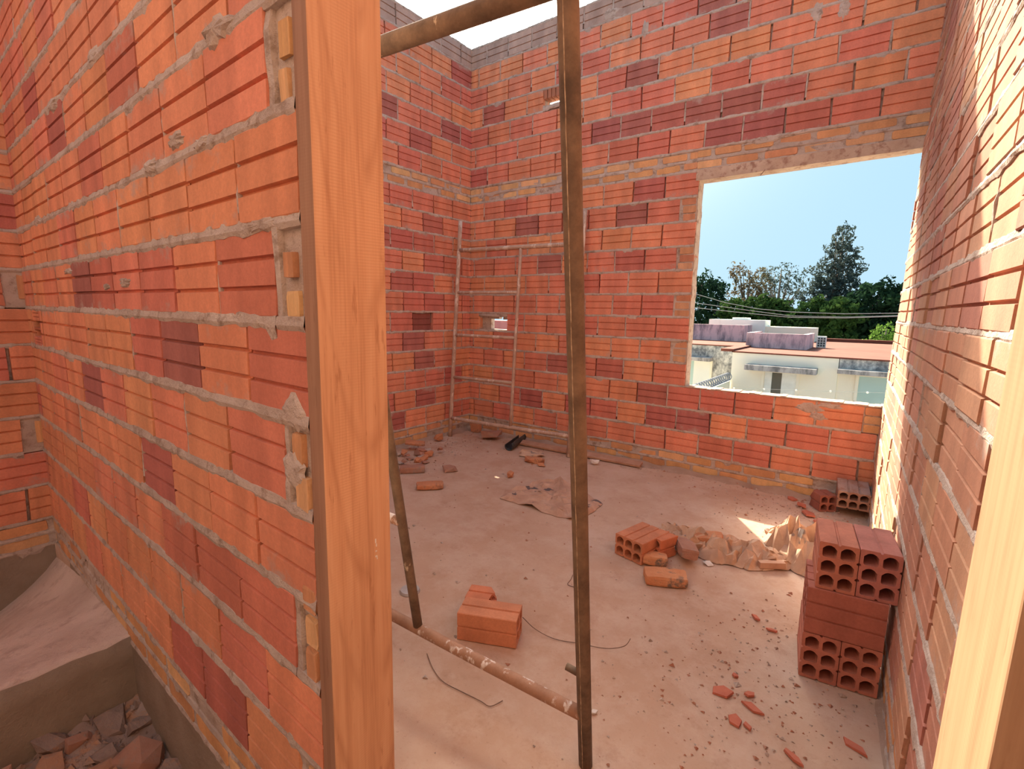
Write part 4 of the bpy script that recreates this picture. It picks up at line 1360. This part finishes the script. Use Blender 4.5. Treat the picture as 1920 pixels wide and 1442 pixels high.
# ------------------------------------------------------------------ outside: ground, neighbours, trees
M_ground = varied('outside_ground', (0.46, 0.42, 0.34), (0.56, 0.52, 0.42), 0.3, 0, 1)
bm = bmesh.new()
box(bm, -90, 90, 4.9, 120, -3.7, -3.5)
g = mesh_obj('ground', bm_mesh('ground', bm), M_ground); g['kind'] = 'structure'

M_cream = stained_material('cream_paint', (0.82, 0.755, 0.61), (0.5, 0.44, 0.35), 1.0, 0.62, 0.80)
M_weather = stained_material('weathered_paint', (0.70, 0.67, 0.60), (0.15, 0.15, 0.15), 1.1, 0.40, 0.56, (1.6, 1.6, 1.1))
M_pinkw = stained_material('mouldy_pink_wall', (0.66, 0.45, 0.46), (0.22, 0.17, 0.19), 1.1, 0.47, 0.62)
M_white = stained_material('white_wall', (0.76, 0.76, 0.70), (0.5, 0.48, 0.45), 0.8, 0.60, 0.80)
M_roof = varied('red_roof_paint', (0.15, 0.045, 0.028), (0.19, 0.06, 0.038), 1.2, 0.1, 10)
M_awn = stained_material('mossy_slab', (0.42, 0.38, 0.36), (0.14, 0.13, 0.13), 2.0, 0.45, 0.6)
M_redw = varied('red_painted_wall', (0.42, 0.14, 0.13), (0.50, 0.19, 0.17), 2, 0.3, 20)
M_curtain = varied('pale_curtain', (0.68, 0.68, 0.62), (0.78, 0.78, 0.72), 4, 0, 1)
tg = NT('greenish_glass'); tg.color((0.42, 0.55, 0.50)); tg.b.inputs['Roughness'].default_value = 0.08; tg.b.inputs['Specular IOR Level'].default_value = 0.6
M_glass = tg.m
tg2 = NT('dark_glass'); tg2.color((0.07, 0.10, 0.08)); tg2.b.inputs['Roughness'].default_value = 0.15
M_glass_dark = tg2.m
M_dark = varied('dark_interior', (0.05, 0.06, 0.06), (0.09, 0.10, 0.09), 2, 0, 1)

def part_box(nm, parent, mat, *bs, bev=0):
    bm = bmesh.new()
    for b in bs:
        box(bm, *b)
    return mesh_obj(nm, bm_mesh(nm, bm), mat, parent)

house = empty('house', (-1.5, 20, -3.5))
tag(house, 'cream one-storey house with a red flat roof seen through the window opening', 'building')
def hp(nm, mat, *bs):  # coordinates worked out from image pixels at chosen depths, then baked as numbers
    """boxes given in world coordinates"""
    return part_box(nm, house, mat, *[(b[0] + 1.5, b[1] + 1.5, b[2] - 20, b[3] - 20, b[4] + 3.5, b[5] + 3.5) for b in bs])
hp('wall', M_cream, (-4.53, -1.14, 20.0, 32, -3.5, -0.02))
hp('wall', M_cream, (-1.14, 7.0, 20.06, 32, -3.5, -0.36))
hp('parapet', M_weather, (-1.12, 7.0, 20.02, 20.3, -0.36, 0.02))
hp('wall', M_weather, (-11.0, -4.53, 24.0, 34, -3.5, -0.05))
hp('roof', M_roof, (-4.55, 7.02, 19.97, 32.1, -0.02, 0.03), (-11.0, -4.5, 23.97, 34, -0.06, -0.01), (-4.95, -4.5, 19.97, 24, 0.0, 0.10))
hp('roof_curb', M_roof, (-3.3, 7.0, 31.8, 32.1, 0.03, 0.20))
a = hp('awning', M_awn, (-3.97, -1.72, 19.45, 20.0, -0.59, -0.40))
a = hp('awning', M_awn, (-1.13, 4.0, 19.5, 20.06, -0.48, -0.34))
a = hp('awning', M_awn, (-9.0, -6.25, 23.4, 24.0, -0.76, -0.60))
w_ = hp('window', M_cream, (-3.36, -2.34, 19.96, 20.05, -0.66, -0.60))
def pane(parent, mat, b, nm='pane'):
    bm = bmesh.new()
    box(bm, b[0] + 1.5, b[1] + 1.5, b[2] - 20, b[3] - 20, b[4] + 3.5, b[5] + 3.5)
    return mesh_obj(nm, bm_mesh(nm, bm), mat, parent)
pane(w_, M_curtain, (-3.36, -3.12, 19.985, 20.02, -3.0, -0.66), 'curtain')
pane(w_, M_glass_dark, (-3.12, -2.80, 19.985, 20.02, -3.0, -0.66))
pane(w_, M_curtain, (-2.80, -2.34, 19.985, 20.02, -3.0, -0.66), 'curtain')
w2 = hp('window', M_cream, (-0.54, 1.6, 20.0, 20.10, -0.56, -0.50))
pane(w2, M_glass, (-0.54, 1.6, 20.03, 20.08, -3.0, -0.52))
w3 = hp('window', M_white, (-8.5, -6.35, 23.93, 24.05, -0.82, -0.76))
pane(w3, M_glass, (-8.5, -7.1, 23.97, 24.03, -3.0, -0.8))
pane(w3, M_white, (-7.1, -6.35, 23.96, 24.03, -3.0, -0.8), 'panel')
hp('roof_block', M_pinkw, (-9.2, -5.88, 28.0, 28.3, -0.02, 0.84), (-5.98, -5.88, 28.3, 29.9, -0.02, 0.84))
hp('roof_block', M_pinkw, (-4.71, -2.46, 23.0, 23.2, 0.03, 0.64), (-2.62, -2.46, 23.2, 25.5, 0.03, 0.64), (-4.71, -4.55, 23.2, 25.5, 0.03, 0.64))
hp('roof_block', M_white, (-8.21, -5.27, 30.0, 31.6, -0.02, 1.10), (-7.0, -6.2, 30.2, 31.0, 1.10, 1.22))
hp('roof_block', M_cream, (-6.3, -2.93, 30.2, 31.9, 0.0, 0.76))

for w__, xa, xb, ya, zt in ((w_, -3.46, -2.34, 19.96, -0.60), (w2, -0.62, 1.6, 20.0, -0.50), (w3, -8.6, -6.35, 23.93, -0.76)):
    for x_ in (xa, xb):
        pane(w__, M_cream, (x_, x_ + 0.09, ya, ya + 0.10, -3.0, zt), 'post')
# air conditioner on the roof
ac = empty('air_conditioner', (-2.15, 25.0, 0.03))
tag(ac, 'white outdoor air conditioner unit standing on the red roof', 'air conditioner')
part_box('body', ac, M_white, (-0.17, 0.17, 0, 0.3, 0.02, 0.50))
part_box('grille', ac, M_dark, *[(-0.12 + 0.10 * i, -0.05 + 0.10 * i, -0.012, 0.0, 0.07 + 0.10 * k, 0.14 + 0.10 * k) for i in range(3) for k in range(4)])
part_box('foot', ac, M_dark, (-0.15, -0.10, 0.02, 0.28, 0, 0.02))
part_box('foot', ac, M_dark, (0.10, 0.15, 0.02, 0.28, 0, 0.02))

# yard wall with a coil of razor wire
yw = empty('yard_wall', (-4.6, 17, -3.5))
tag(yw, 'cream yard wall topped with a coil of razor wire beside the house', 'wall')
part_box('wall', yw, M_cream, (-0.08, 0.08, -5.0, 2.95, 0, 2.40))
bm = bmesh.new()
cp = []
for i in range(440):
    t = i / 440
    cp.append((0.14 * math.cos(i * 0.42), -5.0 + 7.95 * t, 2.55 + 0.14 * math.sin(i * 0.42)))
tube(bm, cp, 0.018, 4)
mesh_obj('razor_wire', bm_mesh('coil', bm), varied('galvanised', (0.13, 0.145, 0.18), (0.2, 0.22, 0.26), 3, 0, 1, 0.5), yw)

# red wall right outside, seen through the missing brick
rw_ = empty('garden_wall', (-4.4, 6.5, -3.5))
tag(rw_, 'dull red painted wall just outside, left of the window opening', 'wall')
part_box('wall', rw_, M_redw, (-4.0, 2.36, 0.0, 0.2, 0, 4.72))
part_box('pilaster', rw_, M_redw, *[(-3.6 + 0.42 * k, -3.45 + 0.42 * k, -0.05, 0.0, 0, 4.70) for k in range(14)])
part_box('ledge', rw_, M_white, (-4.0, 1.4, -0.25, 0.0, 4.38, 4.46))

# overhead cables and the wire with insulators
M_cable = varied('pale_cable', (0.26, 0.28, 0.27), (0.32, 0.34, 0.33), 2, 0, 1, 0.6)
def cable(p, label):
    o = mesh_obj('power_cable', tube_mesh('cable', p, 0.014, 5), M_cable)
    tag(o, label, 'cable')
cable([(-14.0, 26, 3.9), (-10.5, 26, 3.0), (-8.27, 26, 2.50), (-6.4, 26, 1.95), (-5.0, 26, 1.68), (-3.6, 26, 1.55), (-1.5, 26, 1.50), (0.3, 26, 1.56), (4, 26, 1.9), (9, 26, 2.8)], 'uppermost pale power cable crossing in front of the trees')
cable([(-14.0, 26.3, 2.9), (-10.5, 26.3, 2.35), (-8.23, 26.3, 1.98), (-5.42, 26.3, 1.60), (-3.59, 26.3, 1.37), (-1.5, 26.3, 1.36), (0.3, 26.3, 1.46), (4, 26.3, 1.8), (9, 26.3, 2.7)], 'middle pale power cable crossing in front of the trees')
cable([(-14.0, 26.6, 2.2), (-10.5, 26.6, 1.92), (-8.23, 26.6, 1.72), (-5.42, 26.6, 1.45), (-3.59, 26.6, 1.30), (-1.5, 26.6, 1.32), (0.3, 26.6, 1.43), (4, 26.6, 1.75), (9, 26.6, 2.6)], 'lowest pale power cable crossing in front of the trees')
ew = empty('electric_fence_wire', (-1.6, 14, -0.45))
tag(ew, 'thin fence wire with white insulators in front of the cream house', 'wire')
mesh_obj('wire', tube_mesh('fw', [(-4.5, 0, -0.17), (-1.5, 0, -0.10), (1.6, 0, 0.13), (4.5, 0, 0.3)], 0.004, 5), M_cable, ew)
INS = bmesh.new(); bmesh.ops.create_icosphere(INS, subdivisions=1, radius=0.028); INS = bm_mesh('insulator', INS); INS.materials.append(M_white)
for k in range(9):
    x = -2.9 + 0.72 * k
    mesh_obj('insulator', INS, None, ew, (x, 0, -0.10 + 0.073 * (x + 1.5)))

# trees: trunk, branches, and a crown of real leaves
def leaf_cloud(name, blobs, count, size, seed, mat, parent):
    rs = np.random.RandomState(seed)
    vol = np.array([b[3] * b[4] * b[5] for b in blobs]) ** 0.7
    vol /= vol.sum()
    idx = rs.choice(len(blobs), count, p=vol)
    B = np.array(blobs)[idx]
    d = rs.normal(size=(count, 3)); d /= np.linalg.norm(d, axis=1)[:, None]
    rad = rs.uniform(0.55, 1.05, (count, 1)) ** 0.6
    lump = 1 + 0.34 * np.sin(d[:, :1] * 7 + idx[:, None]) * np.cos(d[:, 2:] * 6 + idx[:, None] * 2)
    c = B[:, :3] + d * rad * lump * B[:, 3:6]
    a = rs.normal(size=(count, 3)); a /= np.linalg.norm(a, axis=1)[:, None]
    n = d + rs.normal(size=(count, 3)) * 0.8
    b = np.cross(n, a); b /= np.linalg.norm(b, axis=1)[:, None]
    a = np.cross(b, n); a /= np.linalg.norm(a, axis=1)[:, None]
    s = size * rs.uniform(0.6, 1.3, (count, 1))
    V = np.stack([c - a * s, c - b * s * 0.5 + n * s * .08, c + a * s, c + b * s * 0.5 + n * s * .08], 1).reshape(-1, 3)
    me = bpy.data.meshes.new(name)
    me.vertices.add(count * 4); me.vertices.foreach_set('co', V.ravel())
    me.loops.add(count * 4); me.loops.foreach_set('vertex_index', np.arange(count * 4, dtype=np.int32))
    me.polygons.add(count)
    me.polygons.foreach_set('loop_start', np.arange(0, count * 4, 4, dtype=np.int32))
    me.update(calc_edges=True)
    o = mesh_obj(name, me, mat, parent)
    o['kind'] = 'stuff'
    return o
M_bark = varied('bark', (0.22, 0.17, 0.13), (0.34, 0.28, 0.22), 3, 0.3, 20)
def tree(label, x, y, h, blobs, count, size, mat, seed, bare=0, group='trees beyond the neighbouring house', cat='tree'):
    root = empty('tree', (x, y, -3.5))
    tag(root, label, cat, group)
    r = random.Random(seed)
    bm = bmesh.new()
    tube(bm, [(0, 0, 0), (0.1, 0, h * .3), (0, 0.1, h * .6), (0.05, 0, h * .92)], [0.28, 0.2, 0.13, 0.03], 8)
    mesh_obj('trunk', bm_mesh('trunk', bm, True), M_bark, root)
    bm = bmesh.new()
    for b in blobs:
        for k in range(2 + bare):
            z0 = h * r.uniform(.25, .6)
            e = Vector((b[0] + r.uniform(-.7, .7) * b[3], b[1] + r.uniform(-.7, .7) * b[4], b[2] + r.uniform(-.2, .9) * b[5]))
            m = Vector((0, 0, z0)).lerp(e, 0.5) + Vector((0, 0, -0.3))
            tube(bm, [(0, 0, z0), m, e], [0.09, 0.05, 0.012], 5)
    mesh_obj('branches', bm_mesh('branches', bm, True), M_bark, root)
    leaf_cloud('crown', blobs, count, size, seed, mat, root)
    return root
L_dark = leaf_material('dark_leaves', (0.012, 0.028, 0.02), (0.024, 0.055, 0.024), 0.35)
L_mid = leaf_material('mid_leaves', (0.014, 0.036, 0.014), (0.045, 0.085, 0.022), 0.3)
L_blue = leaf_material('bluish_leaves', (0.04, 0.062, 0.058), (0.085, 0.105, 0.092), 0.35)
L_dry = leaf_material('dry_leaves', (0.09, 0.085, 0.05), (0.13, 0.09, 0.055), 0.4)
L_lite = leaf_material('bright_leaves', (0.08, 0.17, 0.03), (0.13, 0.22, 0.045), 0.5)
T = lambda *b: [tuple(v) for v in b]
tree('dense dark bluish tree beside the left window edge', -12.9, 44, 9.0, T((0, 0, 5.4, 2.0, 2, 2.6), (-1.5, 0, 7.2, 1.6, 1.5, 1.4), (0.9, 0, 6.6, 1.2, 1.4, 1.2), (0.6, 0, 3.6, 1.6, 1.4, 1.6), (-3, 0, 5, 2, 2, 2.5), (-.5, 0, 2.2, 2.6, 2, 1.6), (-5.5, 0, 5.4, 2.5, 2, 2.6)), 12000, 0.17, L_dark, 1)
tree('sparse reddish dry-leaved tree rising left of the tall tree', -9.6, 46, 9.3, T((-0.3, 0, 6.2, 1.5, 1.2, 1.7), (0.8, 0, 7.6, 1.0, 1.0, 1.2), (-.9, 0, 8.4, 0.8, .8, .8), (0.2, 0, 4.4, 1.6, 1.2, 1.3)), 2400, 0.13, L_dry, 2, bare=3)
tree('thin airy tree with an open grey crown between the taller ones', -7.6, 48, 9.6, T((0, 0, 8.3, 1.6, 1.2, .9), (-1.1, 0, 7.4, 1.2, 1, 1.0), (1.2, 0, 7.5, 1.2, 1, .9), (0.2, 0, 6.4, 1.6, 1, 1.2)), 1300, 0.12, L_blue, 3, bare=4)
tree('tallest bluish tree with a pointed loose crown', -3.3, 46, 11.8, T((0, 0, 10.7, 0.75, .7, 1.1), (0.1, 0, 9.3, 1.35, 1, 1.2), (-.2, 0, 8.0, 1.7, 1.3, 1.2), (0.3, 0, 6.8, 2.0, 1.5, 1.2), (-0.9, 0, 6.2, 1.6, 1.3, 1.2), (1.2, 0, 5.8, 1.4, 1.3, 1.2), (0, 0, 4.5, 2, 1.5, 1.5)), 9500, 0.13, L_blue, 4, bare=2)
tree('bright green bushy tree in the middle of the tree line', -7.5, 41, 6.9, T((-0.2, 0, 5.5, 1.2, 1.2, .8), (-1.9, 0, 5.2, 1.1, 1.2, .9), (0, 0, 4.6, 2.1, 1.5, 1.2), (-1.3, 0, 3.6, 1.6, 1.5, 1.3), (1.6, 0, 3.9, 1.5, 1.4, 1.3), (0.3, 0, 2.6, 2.6, 1.5, 1.5), (1.0, 0, 5.3, 1.0, 1, .7), (2.8, 0, 3.0, 1.5, 1.4, 1.4)), 13000, 0.17, L_mid, 5)
tree('green rounded tree with lit tips below the tallest tree', -4.2, 40, 6.6, T((0, 0, 4.8, 1.4, 1.3, 1.2), (1.5, 0, 5.1, 1.4, 1.3, 1.0), (-1.0, 0, 3.4, 1.4, 1.4, 1.3), (0.9, 0, 3.4, 1.9, 1.4, 1.4), (0.2, 0, 2.2, 2.2, 1.4, 1.3)), 12000, 0.17, L_mid, 6)
tree('dark rounded tree beside the right wall edge', -0.6, 42, 7.8, T((0, 0, 6.0, 1.8, 1.5, 1.3), (1.6, 0, 5.6, 1.5, 1.4, 1.5), (-.9, 0, 4.6, 1.5, 1.4, 1.4), (1.0, 0, 3.9, 2.0, 1.5, 1.6), (0, 0, 2.5, 2.6, 1.5, 1.5), (3.6, 0, 5.0, 2, 1.5, 2)), 13000, 0.17, L_dark, 7)
tree('deep shade tree filling the gap behind the flat roofs', -3.0, 45, 6.0, T((0, 0, 3.5, 3.0, 1.3, 1.8), (-4.5, 0, 3.6, 2.8, 1.3, 2.0), (3.2, 0, 3.2, 2.4, 1.3, 1.8), (-1.5, 0, 1.8, 4.5, 1.3, 1.6), (-8.0, 0, 3.2, 2.5, 1.3, 2.0)), 9000, 0.19, L_dark, 8)
tree('small bright yellow-green shrub above the red roof', 0.0, 36, 4.6, T((0, 0, 3.9, .75, .7, .6), (.5, 0, 3.5, .7, .7, .5), (-.3, 0, 3.3, .6, .6, .5)), 1600, 0.09, L_lite, 9, group=None, cat='shrub')
# palm by the right-hand window of the house
palm = empty('potted_palm', (-0.40, 18.2, -3.3))
tag(palm, 'dark palm with arching fronds before the greenish house window', 'palm')
bm = bmesh.new(); tube(bm, [(0, 0, 0), (0.05, 0, 1.0), (0, 0, 1.7)], [0.07, 0.055, 0.05], 8)
mesh_obj('trunk', bm_mesh('trunk', bm, True), M_bark, palm)
M_frond = varied('frond_green', (0.06, 0.09, 0.045), (0.10, 0.13, 0.07), 6, 0, 1)
for k in range(14):
    bm = bmesh.new()
    az_ = k * 2.4; out = 0.75 + 0.2 * (k % 3)
    prev = None
    for i in range(9):
        t = i / 8
        c = Vector((math.cos(az_) * out * t, math.sin(az_) * out * t, 1.7 + 0.9 * t - 1.1 * t * t * (0.5 + 0.25 * (k % 3))))
        s = Vector((-math.sin(az_), math.cos(az_), 0)) * (0.085 * math.sin(math.pi * (0.12 + 0.86 * t)) * (1.0 if i % 2 else 0.55))
        row = (bm.verts.new(c - s + Vector((0, 0, -.03))), bm.verts.new(c), bm.verts.new(c + s + Vector((0, 0, -.03))))
        if prev:
            bm.faces.new((prev[0], row[0], row[1], prev[1])); bm.faces.new((prev[1], row[1], row[2], prev[2]))
        prev = row
    mesh_obj('frond', bm_mesh('frond', bm), M_frond, palm)
